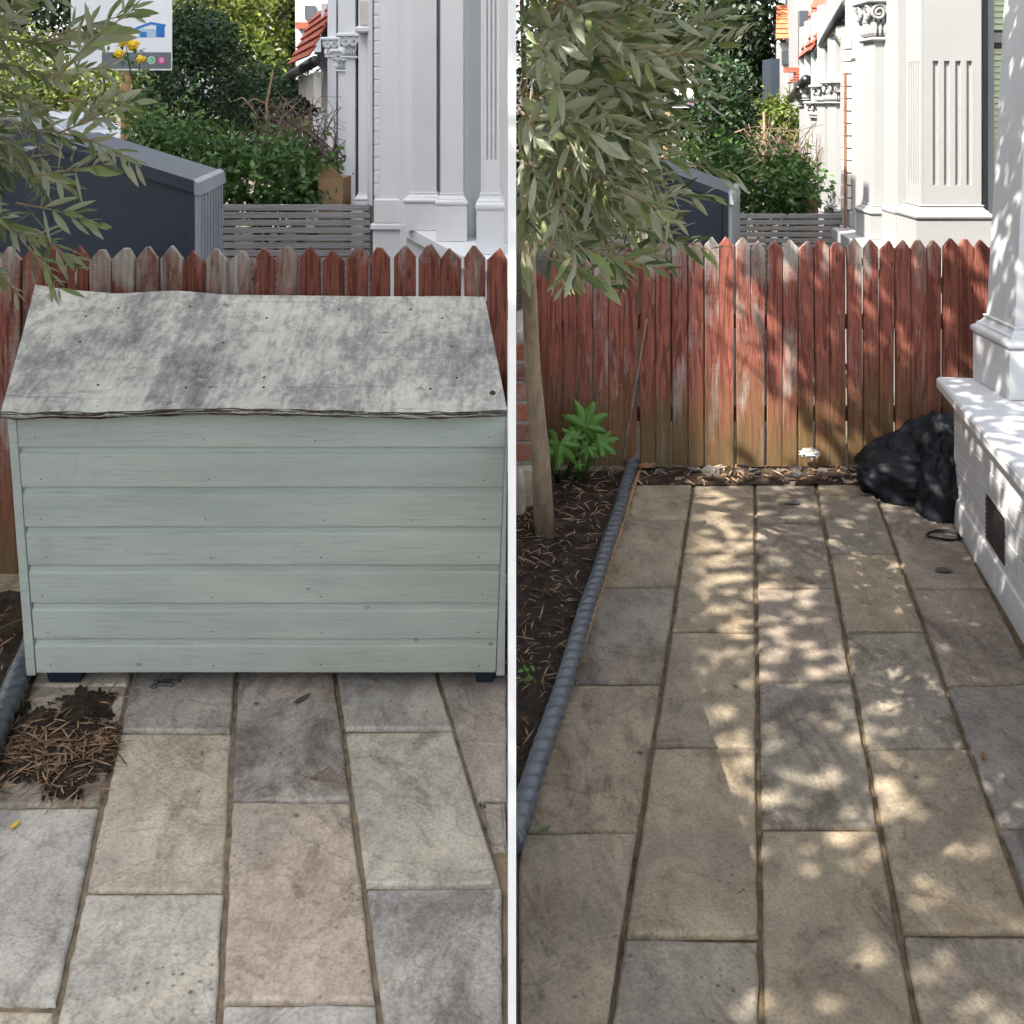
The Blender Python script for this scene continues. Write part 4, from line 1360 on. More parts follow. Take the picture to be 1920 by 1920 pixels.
# ------------------------------------------------------------------ hedges, bushes, trees behind
def E(p0, p1, y0, y1, d, ry):
    return (PX((p0 + p1) / 2, d), d, (PZ(y0, d) + PZ(y1, d)) / 2, abs(PX(p1, d) - PX(p0, d)) / 2, ry, abs(PZ(y0, d) - PZ(y1, d)) / 2)


clipL = lambda p: p[:, 0] < -0.03
bush('rose_bush', 'leafy green rose bush above the slatted fence, left picture', 'bush', (PX(470, 6.9), 6.9, 0),
     [E(400, 600, 262, 400, 6.75, .35), E(270, 450, 240, 372, 6.8, .35), E(500, 590, 300, 400, 6.7, .25), E(240, 330, 225, 310, 6.9, .25)], 5600, .055, 'rose', 21, False, .07)
bush('hedge_bush', 'dark clipped evergreen behind the signboard post', 'hedge', (PX(370, 10), 10, 0), [E(282, 455, 48, 262, 10, .6), E(300, 420, 20, 120, 10.2, .5)], 9000, .055, 'hedge', 22, False, .07, shell=.75)
bush('lime_tree', 'yellow green tree above the evergreen hedge', 'tree', (PX(440, 15), 15, 0), [E(330, 480, -70, 90, 15, 1.0), E(430, 545, -60, 160, 15.5, 1.0), E(420, 520, 60, 200, 14.5, .7)], 9000, .10, 'lime', 23, True, .14)
bush('ivy_bush', 'mid green shrub under the yellow tree, left picture', 'bush', (PX(500, 12), 12, 0), [E(425, 545, 128, 262, 12, .5), E(520, 590, 150, 235, 11.5, .4)], 5200, .06, 'hedge', 24, False, .09)
bush('street_tree', 'broad dark tree behind the parked car', 'tree', (PX(90, 24), 24, 0), [E(-160, 150, -160, 120, 24, 2), E(60, 330, -160, 60, 26, 2), E(250, 480, -150, 110, 27, 2)], 9000, .22, 'darktree', 25, True, .35)
bush('rose_bush', 'sunlit green rose bush above the slatted fence, right picture', 'bush', (PX(1430, 7.8), 7.8, 0),
     [E(1370, 1510, 292, 412, 7.7, .35), E(1275, 1400, 270, 380, 7.8, .35), E(1455, 1515, 300, 405, 7.6, .25)], 4400, .055, 'rose', 31, False, .07)
bush('hedge_bush', 'dark evergreen hedge behind the tall fence olive', 'hedge', (PX(1345, 11), 11, 0), [E(1270, 1402, 112, 300, 11, .5)], 6000, .06, 'hedge', 32, False, .08, shell=.75)
bush('dark_tree', 'tall dark tree against the sky at the end of the terrace', 'tree', (PX(1385, 20), 20, 0), [E(1290, 1448, -120, 150, 20, 1.5), E(1330, 1440, 80, 220, 20, 1.2), E(1200, 1330, -100, 160, 22, 1.5)], 11000, .15, 'darktree', 33, True, .2)
bush('grass_bush', 'bright green feathery shrub before the dark tree', 'bush', (PX(1425, 13), 13, 0), [E(1372, 1500, 192, 310, 13, .5)], 4200, .08, 'lime', 34, False, .10)


bush('hedge_bush', 'pale green hedge along the street behind the parked car', 'hedge', (PX(100, 19), 19, 0), [E(-120, 130, 60, 250, 19, .8), E(90, 300, 90, 250, 19.5, .8)], 5200, .12, 'lime', 26, False, .16)
bush('hedge_bush', 'dark green hedge behind the olive leaves by the brick wall end', 'hedge', (PX(1080, 9), 9, 0), [E(966, 1120, -20, 420, 9, .4), E(1090, 1230, 20, 420, 9.2, .4)], 6500, .07, 'hedge', 35, False, .09, shell=.6, clip=lambda p: p[:, 0] > .03)


def dead_shrub(label, d, p0, p1, y0, y1, seed, n, main):
    g = random.Random(seed)
    o = thing('dead_shrub', (PX((p0 + p1) / 2, d), d, 0), label, 'shrub')
    mb = MB()
    base = Vector((PX((p0 * .45 + p1 * .55), d), d, .2))
    for k in range(n):
        t = Vector((PX(g.uniform(p0, p1), d), d + g.uniform(-.2, .2), PZ(g.uniform(y0, y1), d)))
        s = Vector((PX(g.uniform(p0, p1), d), d + g.uniform(-.15, .15), PZ(y1 - g.random() * (y1 - y0) * .3, d)))
        m1 = s.lerp(t, .4) + Vector((g.gauss(0, .05), g.gauss(0, .05), g.gauss(.06, .06)))
        m2 = s.lerp(t, .75) + Vector((g.gauss(0, .05), g.gauss(0, .05), g.gauss(.07, .05)))
        mb.tube([s, m1, m2, t + Vector((g.gauss(0, .04), 0, g.gauss(-.03, .04)))], [.006, .0045, .003, .0015], 5)
    tag(mb.build('twig', MAT['deadtwig'], o, True), kind='stuff')
    ms = MB()
    for pts, r in main:
        ms.tube([PT(a, b, d) for a, b in pts], r, 7)
    ms.build('branch', MAT['twig'], o, True)
    return o


dead_shrub('tangled dead grey branches beside the white columns, left picture', 7.4, 470, 645, 170, 340, 41, 150,
           [([(500, 330), (503, 240), (500, 195), (512, 130)], [.016, .014, .012, .005]), ([(573, 300), (575, 262), (575, 218)], [.020, .019, .018]), ([(500, 195), (478, 185), (450, 200)], [.008, .006, .004]), ([(438, 190), (455, 183), (475, 205), (492, 235)], [.007, .007, .006, .005])])
dead_shrub('tangled dead tan branches beside the white columns, right picture', 8.4, 1400, 1535, 228, 350, 42, 150,
           [([(1430, 330), (1434, 260), (1432, 210)], [.016, .012, .008]), ([(1488, 310), (1489, 275), (1488, 268)], [.018, .017, .016]), ([(1375, 250), (1395, 242), (1420, 275)], [.007, .006, .005])])


def carton(label, d, p0, p1, y0, y1):
    o = thing('cardboard_box', (PX((p0 + p1) / 2, d), d, 0), label, 'cardboard box')
    x0, x1 = PX(p0, d), PX(p1, d)
    zt, zb = PZ(y0, d), PZ(y1, d)
    MB().prism([(x0, d), (x1, d + .03), (x1 + .02, d + .25), (x0 + .02, d + .22)], 0.0, zt - .04).build('carton', MAT['cardboard'], o)
    MB().hexa([(x0, d - .002, zt - .039), (x1, d + .028, zt - .039), (x1, d + .034, zt - .039), (x0, d + .004, zt - .039), (x0 + .04, d - .02, zt + .05), (x1 - .06, d + .01, zt + .03), (x1 - .06, d + .016, zt + .03), (x0 + .04, d - .014, zt + .05)]).build('flap', MAT['cardboard'], o)
    return o


carton('brown cardboard box wedged under dead branches, left picture', 6.62, 597, 641, 322, 392)
carton('brown cardboard box wedged under dead branches, right picture', 7.5, 1505, 1537, 356, 410)


# ------------------------------------------------------------------ signboard
def text_mesh(s, size, x, y, z, mat, parent):
    c = bpy.data.curves.new('lettering', 'FONT')
    c.body = s
    c.size = size
    ob = bpy.data.objects.new('lettering_source', c)
    COL.objects.link(ob)
    bpy.context.view_layer.update()
    me = bpy.data.meshes.new_from_object(ob.evaluated_get(bpy.context.evaluated_depsgraph_get()))
    bpy.data.objects.remove(ob)
    me.materials.clear()
    me.transform(Matrix.Translation((x, y, z)) @ Matrix.Rotation(R(90), 4, 'X'))
    return link_mesh('lettering', me, mat, parent)


def disc(mb, cx, y, cz, r, n=20, r0=0.0):
    if r0 == 0:
        mb.add([(cx + r * math.cos(2 * math.pi * i / n), y, cz + r * math.sin(2 * math.pi * i / n)) for i in range(n)], [tuple(range(n))])
    else:
        b = [(cx + q * math.cos(2 * math.pi * i / n), y, cz + q * math.sin(2 * math.pi * i / n)) for q in (r, r0) for i in range(n)]
        mb.add(b, [(i, (i + 1) % n, n + (i + 1) % n, n + i) for i in range(n)])
    return mb


def sign(label, d, p0, p1, yb, post_px, full):
    o = thing('signboard', (PX(post_px, d), d, 0), label, 'signboard')
    x0, x1, zb = PX(p0, d), PX(p1, d), PZ(yb, d)
    w = x1 - x0
    s = w / 189.0      # metres per picture pixel on the board
    bd = MB().cbox(x0, x1, d, d + .012, zb, zb + w * .78, .001).build('board', MAT['signwhite'], o)
    MB().box(PX(post_px, d) - .03, PX(post_px, d) + .03, d + .014, d + .07, 0, zb + w * .6).build('post', MAT['signpost'], o)
    y = d - .0015
    def rect(a, b, c, e, mat, nm, yy=y):
        MB().add([(x0 + a * s, yy, zb + c * s), (x0 + b * s, yy, zb + c * s), (x0 + b * s, yy, zb + e * s), (x0 + a * s, yy, zb + e * s)], [(0, 1, 2, 3)]).build(nm, mat, bd)
    rect(58, 188, 3, 34, MAT['signgrey'], 'grey_band')
    if full:
        text_mesh('Bathrooms', 12.5 * s, x0 + 4 * s, y, zb + 53 * s, MAT['signtext'], bd)
        text_mesh('Kitchens', 13 * s, x0 + 4 * s, y, zb + 38 * s, MAT['signtext'], bd)
        # little drawing of a house extension
        rect(126, 160, 62, 78, MAT['signpale'], 'house_print')
        rect(160, 176, 62, 84, MAT['signblue'], 'house_print')
        MB().add([(x0 + a * s, y - .001, zb + b * s) for a, b in ((122, 76), (150, 86), (178, 82), (178, 86), (150, 91), (120, 80))], [(0, 1, 2, 3, 4, 5)]).build('roof_print', MAT['signblue'], bd)
        rect(130, 142, 62, 72, MAT['signblue'], 'house_print', y - .001)
    disc(MB(), x0 + 151 * s, y - .001, zb + 19 * s, 7.2 * s).build('icon', MAT['icongreen'], bd)
    disc(MB(), x0 + 151 * s, y - .002, zb + 19 * s, 7.2 * s, 20, 5.8 * s).build('icon_ring', MAT['signwhite'], bd)
    hs = MB().tube([(x0 + (151 - 2.6) * s, y - .0025, zb + 21.5 * s), (x0 + (151 - 1.4) * s, y - .0025, zb + 18 * s), (x0 + (151 + 2.6) * s, y - .0025, zb + 16.4 * s)], .9 * s, 5)
    hs.build('icon_mark', MAT['signwhite'], bd)
    MB().rings([[(x0 + (170 + a * 6.5) * s, y - .001, zb + (19 + b * 6.5) * s) for a, b in ((-1, -.6), (-.6, -1), (.6, -1), (1, -.6), (1, .6), (.6, 1), (-.6, 1), (-1, .6))]], cap=False)
    MB().add([(x0 + (170 + a * 6.5) * s, y - .001, zb + (19 + b * 6.5) * s) for a, b in ((-1, -.6), (-.6, -1), (.6, -1), (1, -.6), (1, .6), (.6, 1), (-.6, 1), (-1, .6))], [tuple(range(8))]).build('icon', MAT['iconpink'], bd)
    disc(MB(), x0 + 170 * s, y - .002, zb + 19 * s, 3.4 * s, 16, 2.2 * s).build('icon_ring', MAT['signwhite'], bd)
    disc(MB(), x0 + 172.8 * s, y - .002, zb + 22.4 * s, .8 * s, 10).build('icon_dot', MAT['signwhite'], bd)
    return o


sign('white builder signboard with Kitchens lettering on a pine post', 8.0, 133, 322, 132, 232, True)
sign('small corner of a white signboard glimpsed through the olive leaves', 10.2, 1196, 1301, 202, 1250, False)

# tall rose stems with yellow blooms in front of the sign
rs = thing('climbing_rose', (PX(262, 7.4), 7.4, 0), 'tall rose stems with yellow blooms in front of the signboard', 'rose')
mb = MB()
lp, ld, ln_, lt = [], [], [], []
for k, pts in enumerate(([(262, 300), (258, 200), (244, 130), (236, 85)], [(268, 300), (266, 210), (262, 150), (262, 118)], [(345, 300), (352, 240), (362, 190), (366, 145)], [(300, 300), (310, 240), (300, 190)])):
    P_ = [PT(a, b, 7.35 + .05 * k) for a, b in pts]
    mb.tube(P_, [.008, .006, .005, .003][:len(P_)], 6)
    for i in range(70):
        t = rnd.random() * (len(P_) - 1.01)
        q = P_[int(t)].lerp(P_[int(t) + 1], t - int(t)) + Vector((rnd.gauss(0, .05), rnd.gauss(0, .03), rnd.gauss(0, .03)))
        lp.append(q); ld.append((rnd.gauss(0, 1), rnd.gauss(0, 1), rnd.gauss(0, .6))); ln_.append((rnd.gauss(0, .5), -.5, 1)); lt.append(rnd.uniform(.5, 1))
mb.build('stem', MAT['plane'], rs, True)
leaf_mesh('foliage', lp, ld, ln_, .055, .032, lt, MAT['rose'], rs, kind='stuff')
for px, py, r_ in ((232, 73, .052), (248, 84, .04), (222, 101, .034), (263, 111, .03), (222, 70, .03)):
    c = PT(px, py, 7.3)
    bl = MB()
    for k in range(9):
        a = k * 2.4
        q = r_ * (0.25 + .07 * k)
        cc = c + Vector((math.cos(a) * q, -.01 + .003 * k, math.sin(a) * q))
        bl.ball(cc, (r_ * .5, r_ * .28, r_ * .45), 7, 5)
    bl.build('bloom', MAT['petal'], rs, True)

# ------------------------------------------------------------------ parked car glimpsed behind the left olive
def car():
    o = thing('parked_car', (-5.7, 12.0, 0), 'silver parked car glimpsed through the olive leaves', 'car')
    x0, x1, y0, y1 = -7.9, -3.9, 11.2, 12.85
    prof = [(0, .35), (0, .75), (.15, .88), (.95, .98), (1.45, 1.42), (2.0, 1.50), (2.9, 1.46), (3.6, 1.05), (3.95, .95), (4.0, .4)]
    MB().rings([[(x0 + a, y, b) for a, b in prof] for y in (y0, y1)]).build('body', MAT['carpaint'], o)
    for pts in ([(1.15, 1.0), (1.52, 1.36), (2.0, 1.42), (2.0, 1.0)], [(2.08, 1.0), (2.08, 1.42), (2.8, 1.39), (3.35, 1.03)]):
        MB().rings([[(x0 + a, y0 - .004 + q, b) for a, b in pts] for q in (0, .003)]).build('window', MAT['glass'], o)
    MB().hexa([(x0 + 2.98, y0 + .1, 1.40), (x0 + 3.50, y0 + .1, 1.07), (x0 + 3.50, y1 - .1, 1.07), (x0 + 2.98, y1 - .1, 1.40), (x0 + 3.0, y0 + .1, 1.412), (x0 + 3.52, y0 + .1, 1.082), (x0 + 3.52, y1 - .1, 1.082), (x0 + 3.0, y1 - .1, 1.412)]).build('windscreen', MAT['glass'], o)
    for wx in (.75, 3.2):
        for wy in (y0 - .01, y1 - .17):
            ring = lambda r_, yy: [(x0 + wx + r_ * math.cos(2 * math.pi * i / 18), yy, .31 + r_ * math.sin(2 * math.pi * i / 18)) for i in range(18)]
            w_ = MB().rings([ring(.28, wy), ring(.31, wy + .03), ring(.31, wy + .15), ring(.28, wy + .18)]).build('wheel', MAT['tyre'], o)
            MB().rings([ring(.19, wy - .004), ring(.19, wy - .001)]).build('rim', MAT['carpaint'], w_)
    for yy in (y0 + .08, y1 - .3):
        MB().box(x0 + 3.96, x0 + 4.012, yy, yy + .22, .7, .84).build('headlight', MAT['signwhite'], o)
    MB().box(x0 + 2.85, x0 + 3.0, y0 - .16, y0 - .01, 1.02, 1.13).build('wing_mirror', MAT['carpaint'], o)


car()

# ------------------------------------------------------------------ olives
olive_leaf_variants()
olive_tree('olive_tree', 'olive tree reaching over the left end of the green chest', (-1.62, 2.75, 0),
           (-1.50, 2.35, 1.72, .42, .75, .50), (-4, -.55), 51, 290,
           [(-1.62, 2.75, -.02), (-1.60, 2.72, .5), (-1.52, 2.65, 1.0), (-1.40, 2.55, 1.45)], [.035, .030, .026, .018],
           [(PT(110, 250, 2.1), (1, -.1, .45), .16), (PT(110, 190, 2.1), (1, 0, .1), .15), (PT(100, 150, 2.0), (.8, -.2, .8), .20), (PT(120, 250, 2.2), (1, 0, -.15), .16),
            (PT(60, 430, 2.3), (.8, -.1, -.4), .14), (PT(50, 460, 2.2), (.6, 0, -.8), .11), (PT(60, 330, 2.2), (1, -.1, .1), .15), (PT(90, 70, 2.1), (1, 0, .3), .18), (PT(30, 380, 2.1), (.9, 0, -.2), .16)])
olive_tree('olive_tree', 'olive tree with a bare tan trunk in the soil bed by the tall fence', (.108, 3.90, 0),
           (.02, 2.40, 1.70, .23, .80, .44), (.0, 3), 52, 340,
           [(.122, 3.92, -.03), (.105, 3.90, .3), (.075, 3.86, .62), (.060, 3.75, .95), (.055, 3.55, 1.2)], [.040, .034, .030, .026, .020],
           [(PT(1180, 150, 2.3), (1, -.1, .5), .26), (PT(1200, 60, 2.4), (1, 0, .2), .22), (PT(1220, 130, 2.4), (.9, 0, .9), .24), (PT(1190, 300, 2.3), (1, 0, .1), .22), (PT(1150, 420, 2.2), (1, -.1, -.2), .2),
            (PT(1120, 480, 2.2), (1, -.1, .05), .14), (PT(1180, 230, 2.4), (1, .1, .4), .22), (PT(1020, 480, 2.0), (.9, 0, -.3), .14), (PT(1200, 380, 2.5), (.9, 0, .2), .18), (PT(1060, 250, 1.9), (1, -.2, .1), .22), (PT(1000, 450, 1.9), (1, -.1, -.1), .24)])

# ------------------------------------------------------------------ beds, rope edging
def bed_x(y):
    return GP(line_x(((1186, 870), (962, 1500)), y), y).x


def soil_sheet(name, label, xl, xr, d0, d1, nx, ny, amp, z0):
    V, F = [], []
    for j in range(ny + 1):
        d = d0 + (d1 - d0) * j / ny
        a, b = xl(d), xr(d)
        for i in range(nx + 1):
            x = a + (b - a) * i / nx
            z = z0 + amp * (mn.noise(Vector((x * 9, d * 9, 0))) + .6 * mn.noise(Vector((x * 26, d * 26, 3))) + .4 * mn.noise(Vector((x * 70, d * 70, 3))))
            V.append((x, d, z))
    for j in range(ny):
        for i in range(nx):
            a = j * (nx + 1) + i
            F.append((a, a + 1, a + nx + 2, a + nx + 1))
    me = bpy.data.meshes.new(name)
    me.from_pydata(V, [], F)
    me.update()
    return tag(link_mesh(name, me, MAT['soil'], None, True), label, kind='structure')


def xr_right(d):
    y = HZ + CAMH * FPX / d
    return max(0.012, bed_x(y) + .02)


soil_sheet('soil_bed', None, lambda d: .009, xr_right, 2.35, 4.60, 30, 130, .011, .012)
soil_sheet('soil_strip', None, lambda d: PX(1185, d), lambda d: 2.0, 4.44, 4.66, 110, 14, .010, .004)


def xl_left(d):
    return PX(line_x(((72, 1230), (-190, 1890)), HZ + CAMH * FPX / d), d)


soil_sheet('soil_bed', None, lambda d: -2.6, lambda d: xl_left(d) - .03, 2.2, 3.48, 30, 60, .012, .0)


def rope_edging(label, p0, p1, r, turns):
    p0, p1 = Vector(p0), Vector(p1)
    t = (p1 - p0).normalized()
    a = t.cross(Vector((0, 0, 1))).normalized()
    b = a.cross(t)
    L_ = (p1 - p0).length
    nl, n = int(L_ / .006), 22
    rings = []
    for i in range(nl + 1):
        s = i / nl
        c = p0.lerp(p1, s) + a * .006 * mn.noise(Vector((s * 6, 0, 0)))
        ring = []
        for k in range(n):
            th = 2 * math.pi * k / n
            tw = abs(math.sin(1.0 * th + s * L_ * turns * math.pi))
            rr = r * (.74 + .30 * tw ** .55) * (1 + .03 * mn.noise(Vector((s * 30, k, 0))))
            q = c + (a * math.cos(th) + b * math.sin(th)) * rr
            if c.x > -.5: q.x = max(q.x, .0064)
            ring.append(q)
        rings.append(ring)
    o = MB().rings(rings).build('rope_edging', MAT['rope'], None, True)
    return tag(o, label, 'garden edging')


rope_edging('blue grey twisted rope edging along the soil bed of the dappled garden', GP(1190, 862, .03), (.004 + .03 - .21 * .16, 2.42 - .16, .026), .025, 21)
rope_edging('blue grey twisted rope edging at the left foot of the green chest', (xl_left(3.3) - .02, 3.3, .03), (xl_left(2.2) - .02, 2.2, .03), .032, 19)
# thin timber strip beside the right edging
a_, b_ = GP(1203, 880), (.058, 2.46)
MB().hexa([(a_.x - .012, a_.y, -.02), (b_[0] - .012, b_[1], -.02), (b_[0], b_[1], -.02), (a_.x, a_.y, -.02), (a_.x - .012, a_.y, .008), (b_[0] - .012, b_[1], .008), (b_[0], b_[1], .008), (a_.x, a_.y, .008)]).build('edging_board', MAT['signpost'])
tag(bpy.data.objects['edging_board'], 'thin raw timber strip between rope edging and paving', 'timber strip')

# litter on the beds
g = np.random.default_rng(4)
pts, zs = [], []
while len(pts) < 620:
    d = 2.4 + 2.2 * g.random()
    x = g.random() * 1.0
    if .015 < x < xr_right(d) - .03:
        pts.append((x, d)); zs.append(.022 + .008 * g.random())
litter('leaf_litter', 'dry bamboo leaf litter over the soil bed under the olive', 'leaf litter', pts, zs, 5, .02, .075, .0045)
pts, zs = [], []
while len(pts) < 130:
    y = 900 + 650 * g.random() ** 1.4
    l = line_x(R0, y)
    p = GP(l + abs(g.normal(0, 26)) + 6, y)
    if p.x > .03: pts.append((p.x, p.y)); zs.append(.006)
litter('leaf_litter', 'dry leaf bits scattered on paving along the rope edging', 'leaf litter', pts, zs, 6, .012, .045, .0035, tilt=.06)
pts, zs = [], []
while len(pts) < 240:
    p = (g.uniform(.5, 1.9), g.uniform(4.46, 4.63))
    pts.append(p); zs.append(.018)
litter('leaf_litter', 'dry twigs and leaf bits along the foot of the tall fence', 'leaf litter', pts, zs, 7, .02, .06, .006)

# left soil patch spilled on the slab, with heaped bamboo litter
V, F = [], []
nx, ny = 200, 200
keep = {}
def patch_mask(px, py):
    n = mn.noise(Vector((px * .018, py * .020, 0))) + .5 * mn.noise(Vector((px * .05, py * .055, 3))) + .45 * mn.noise(Vector((px * .12, py * .13, 3))) + .3 * mn.noise(Vector((px * .3, py * .32, 9)))
    c = 1 - (((px - 85) / 170) ** 2 + ((py - 1410) / 96) ** 2)
    c2 = 1 - (((px - 165) / 70) ** 2 + ((py - 1325) / 42) ** 2)
    return max(c, c2) * 1.1 + n * .75
idx = {}
for j in range(ny + 1):
    for i in range(nx + 1):
        px, py = -20 + 275 * i / nx, 1275 + 240 * j / ny
        k = patch_mask(px, py)
        if px > line_x(L1, py) + 4: k = -1
        if k > .25:
            p = GP(px, py)
            z = .003 + .005 * min(1, (k - .25) * 1.3) + .003 * mn.noise(Vector((px * .2, py * .2, 0)))
            idx[(i, j)] = len(V)
            V.append((p.x, p.y, z))
for j in range(ny):
    for i in range(nx):
        q = [(i, j + 1), (i + 1, j + 1), (i + 1, j), (i, j)]
        if all(k in idx for k in q): F.append(tuple(idx[k] for k in q))
me = bpy.data.meshes.new('spilled_soil')
me.from_pydata(V, [], F)
me.update()
tag(link_mesh('spilled_soil', me, MAT['soil'], None, True), 'dark soil spilled on the slab beside the green chest', 'soil', kind='stuff')
pts, zs = [], []
while len(pts) < 460:
    px, py = -30 + 270 * g.random(), 1355 + 150 * g.random()
    if patch_mask(px, py) + g.normal(0, .2) > .35 and px < line_x(L1, py) + 6 and g.random() < .35 + .7 * math.exp(-((py - 1412) / 42) ** 2):
        p = GP(px, py)
        pts.append((p.x, p.y)); zs.append(.007 + .007 * g.random())
k = 0
while k < 150:
    px, py = -30 + 275 * g.random(), 1290 + 222 * g.random()
    if px < line_x(L1, py) + 3:
        p = GP(px, py)
        pts.append((p.x, p.y)); zs.append(.005); k += 1
litter('leaf_litter', 'heap of dry bamboo leaves on spilled soil beside the green chest', 'leaf litter', pts, zs, 8, .02, .085, .0042, tilt=.07)
pts, zs = [], []
while len(pts) < 90:
    x, d = g.uniform(-1.75, -1.25), g.uniform(2.5, 3.3)
    if x < xl_left(d) - .04: pts.append((x, d)); zs.append(.02)
litter('leaf_litter', 'dry leaf bits on the soil bed left of the green chest', 'leaf litter', pts, zs, 9, .02, .08, .005)


# single fallen leaves and small things
def flat_leaf(name, label, cat, px, py, ln, w, ang, mat, z=.004, curl=.25):
    p = GP(px, py)
    c, s = math.cos(ang), math.sin(ang)
    rings = []
    n = 9
    for i in range(n):
        t = i / (n - 1)
        hw = w / 2 * math.sin(math.pi * min(.97, max(.03, t))) ** .8
        zc = z + curl * ln * .25 * (2 * t - 1) ** 2
        row = []
        for k, dz in ((-1, .18), (0, 0), (1, .22)):
            lx, ly = (t - .5) * ln, k * hw
            row.append((p.x + lx * c - ly * s, p.y + lx * s + ly * c, zc + abs(k) * hw * dz))
        rings.append(row)
    mb = MB()
    b = [r for ring in rings for r in ring]
    mb.add(b, [(i * 3 + k, i * 3 + k + 1, i * 3 + k + 4, i * 3 + k + 3) for i in range(n - 1) for k in (0, 1)])
    b2 = [(x, y, zz - .0006) for x, y, zz in b]
    mb.add(b2, [(i * 3 + k, i * 3 + k + 3, i * 3 + k + 4, i * 3 + k + 1) for i in range(n - 1) for k in (0, 1)])
    return tag(mb.build(name, mat, None, True), label, cat)


flat_leaf('fallen_leaf', 'yellow fallen leaf on the grey slab at the far left', 'leaf', 27, 1551, .030, .011, 1.25, MAT['yellowleaf'])
flat_leaf('fallen_leaf', 'brown curled leaf on the buff slab', 'leaf', 379, 1416, .026, .007, 1.9, MAT['dryleaf'])
flat_leaf('feather', 'dark feather on the mottled slab below the chest', 'feather', 566, 1314, .060, .018, .95, MAT['slate'])
flat_leaf('fallen_leaf', 'pale green olive leaf on the cross joint by the edging', 'leaf', 1020, 1558, .034, .010, .5, MAT['acanthus'])
flat_leaf('fallen_leaf', 'small russet leaf on the dark slab at the right edge', 'leaf', 1845, 1422, .030, .012, 1.3, MAT['dryleaf'])
flat_leaf('fallen_leaf', 'big curled brown leaf at the fence end of the edging', 'leaf', 1212, 884, .10, .06, .5, MAT['dryleaf'], .02, .4)
flat_leaf('fallen_leaf', 'upright brown leaf against the fence foot', 'leaf', 1243, 876, .07, .04, 1.4, MAT['dryleaf'], .025, .6)
flat_leaf('slate_chip', 'dark slate chip on the third paving column near the fence', 'slate chip', 1488, 946, .062, .030, .1, MAT['slate'], .006, .02)
flat_leaf('slate_chip', 'dark rounded slate chip near the plinth wall', 'slate chip', 1769, 1073, .058, .040, -.1, MAT['slate'], .006, .02)
CH = sorted((1298, 1332, 1352, 1388, 1412, 1420, 1461, 1492, 1494, 1543, 1556, 1606, 1587, 1237))
ORD = 'first second third fourth fifth sixth seventh eighth ninth tenth eleventh twelfth thirteenth fourteenth'.split()
for k, (px, py, s_) in enumerate(((1298, 885, .06), (1332, 889, .10), (1352, 882, .05), (1388, 889, .05), (1412, 886, .06), (1420, 892, .04), (1461, 889, .05), (1492, 884, .07), (1494, 895, .05), (1543, 888, .06), (1556, 897, .07), (1606, 896, .07), (1587, 886, .05), (1237, 889, .05))):
    p = GP(px, py)
    s_ *= .75
    a = rnd.uniform(-.4, .4)
    n = 9
    out = [(s_ * (.5 + .12 * rnd.uniform(-1, 1)) * math.cos(2 * math.pi * i / n), s_ * .38 * (1 + .25 * rnd.uniform(-1, 1)) * math.sin(2 * math.pi * i / n)) for i in range(n)]
    rot = [(p.x + x * math.cos(a) - y * math.sin(a), p.y + x * math.sin(a) + y * math.cos(a), .5 * y * math.sin(k)) for x, y in out]
    o = MB().rings([[(x, y, .010 + dz) for x, y, dz in rot], [(x, y, .0155 + dz) for x, y, dz in rot], [(p.x + (x - p.x) * .88, p.y + (y - p.y) * .88, .0175 + dz) for x, y, dz in rot]]).build('slate_chip', MAT['slate'])
    tag(o, 'grey slate chip, %s from the left along the foot of the tall fence' % ORD[CH.index(px)], 'slate chip', 'slate chips along the fence foot')

# dry fern sprig on the left paving
fs = MB()
for (x0_, y0_, x1_, y1_) in ((570, 1459, 656, 1474), (582, 1464, 612, 1446), (590, 1466, 618, 1441), (585, 1463, 612, 1476), (612, 1468, 628, 1448), (618, 1470, 636, 1446), (626, 1471, 642, 1450), (634, 1472, 647, 1456), (640, 1473, 650, 1461)):
    a, b = GP(x0_, y0_), GP(x1_, y1_)
    fs.tube([a + Vector((0, 0, .004)), (a + b) / 2 + Vector((0, 0, .009)), b + Vector((0, 0, .004))], [.0012, .0011, .0005], 5)
tag(fs.build('dry_sprig', MAT['twig'], None, True), 'dry twiggy sprig lying beside the joint of the mottled slab', 'sprig')
# dark moss clump by the chest foot
p = GP(310, 1281)
mc = MB()
for k in range(16):
    mc.ball((p.x + rnd.gauss(0, .020), p.y + rnd.gauss(0, .010), .004), (rnd.uniform(.006, .013), rnd.uniform(.006, .010), rnd.uniform(.003, .006)), 8, 5)
tag(mc.build('moss_clump', MAT['slate'], None, True), 'dark dried clump on the slab under the chest front', 'moss')

# ------------------------------------------------------------------ brick pier, stake, broad leaved plant
bw = thing('brick_wall', (.06, 4.45, 0), 'old red brick wall end between the olive trunk and the tall fence', 'brick wall')
MB().box(.012, .085, 4.20, 4.625, .17, .665).build('mortar_core', MAT['mortar'], bw)
for r_ in range(6):
    z0 = .185 + r_ * .079
    for k, (y0, y1) in enumerate(((4.192, 4.40), (4.412, 4.62)) if r_ % 2 else ((4.192, 4.30), (4.312, 4.52), (4.532, 4.622))):
        o_ = rnd.uniform(-.003, .004)
        mbk = MB().cbox(.013, .092 + o_, y0 + rnd.uniform(-.003, .003), y1, z0, z0 + .066 + rnd.uniform(-.003, .002), .005)
        mbk.build('brick', MAT['brick'], bw)
MB().rloft(.013, .10, 4.19, 4.62, [(-.02, .005), (.08, .010), (.15, .006), (.168, -.01)]).build('concrete_base', MAT['stone'], bw)
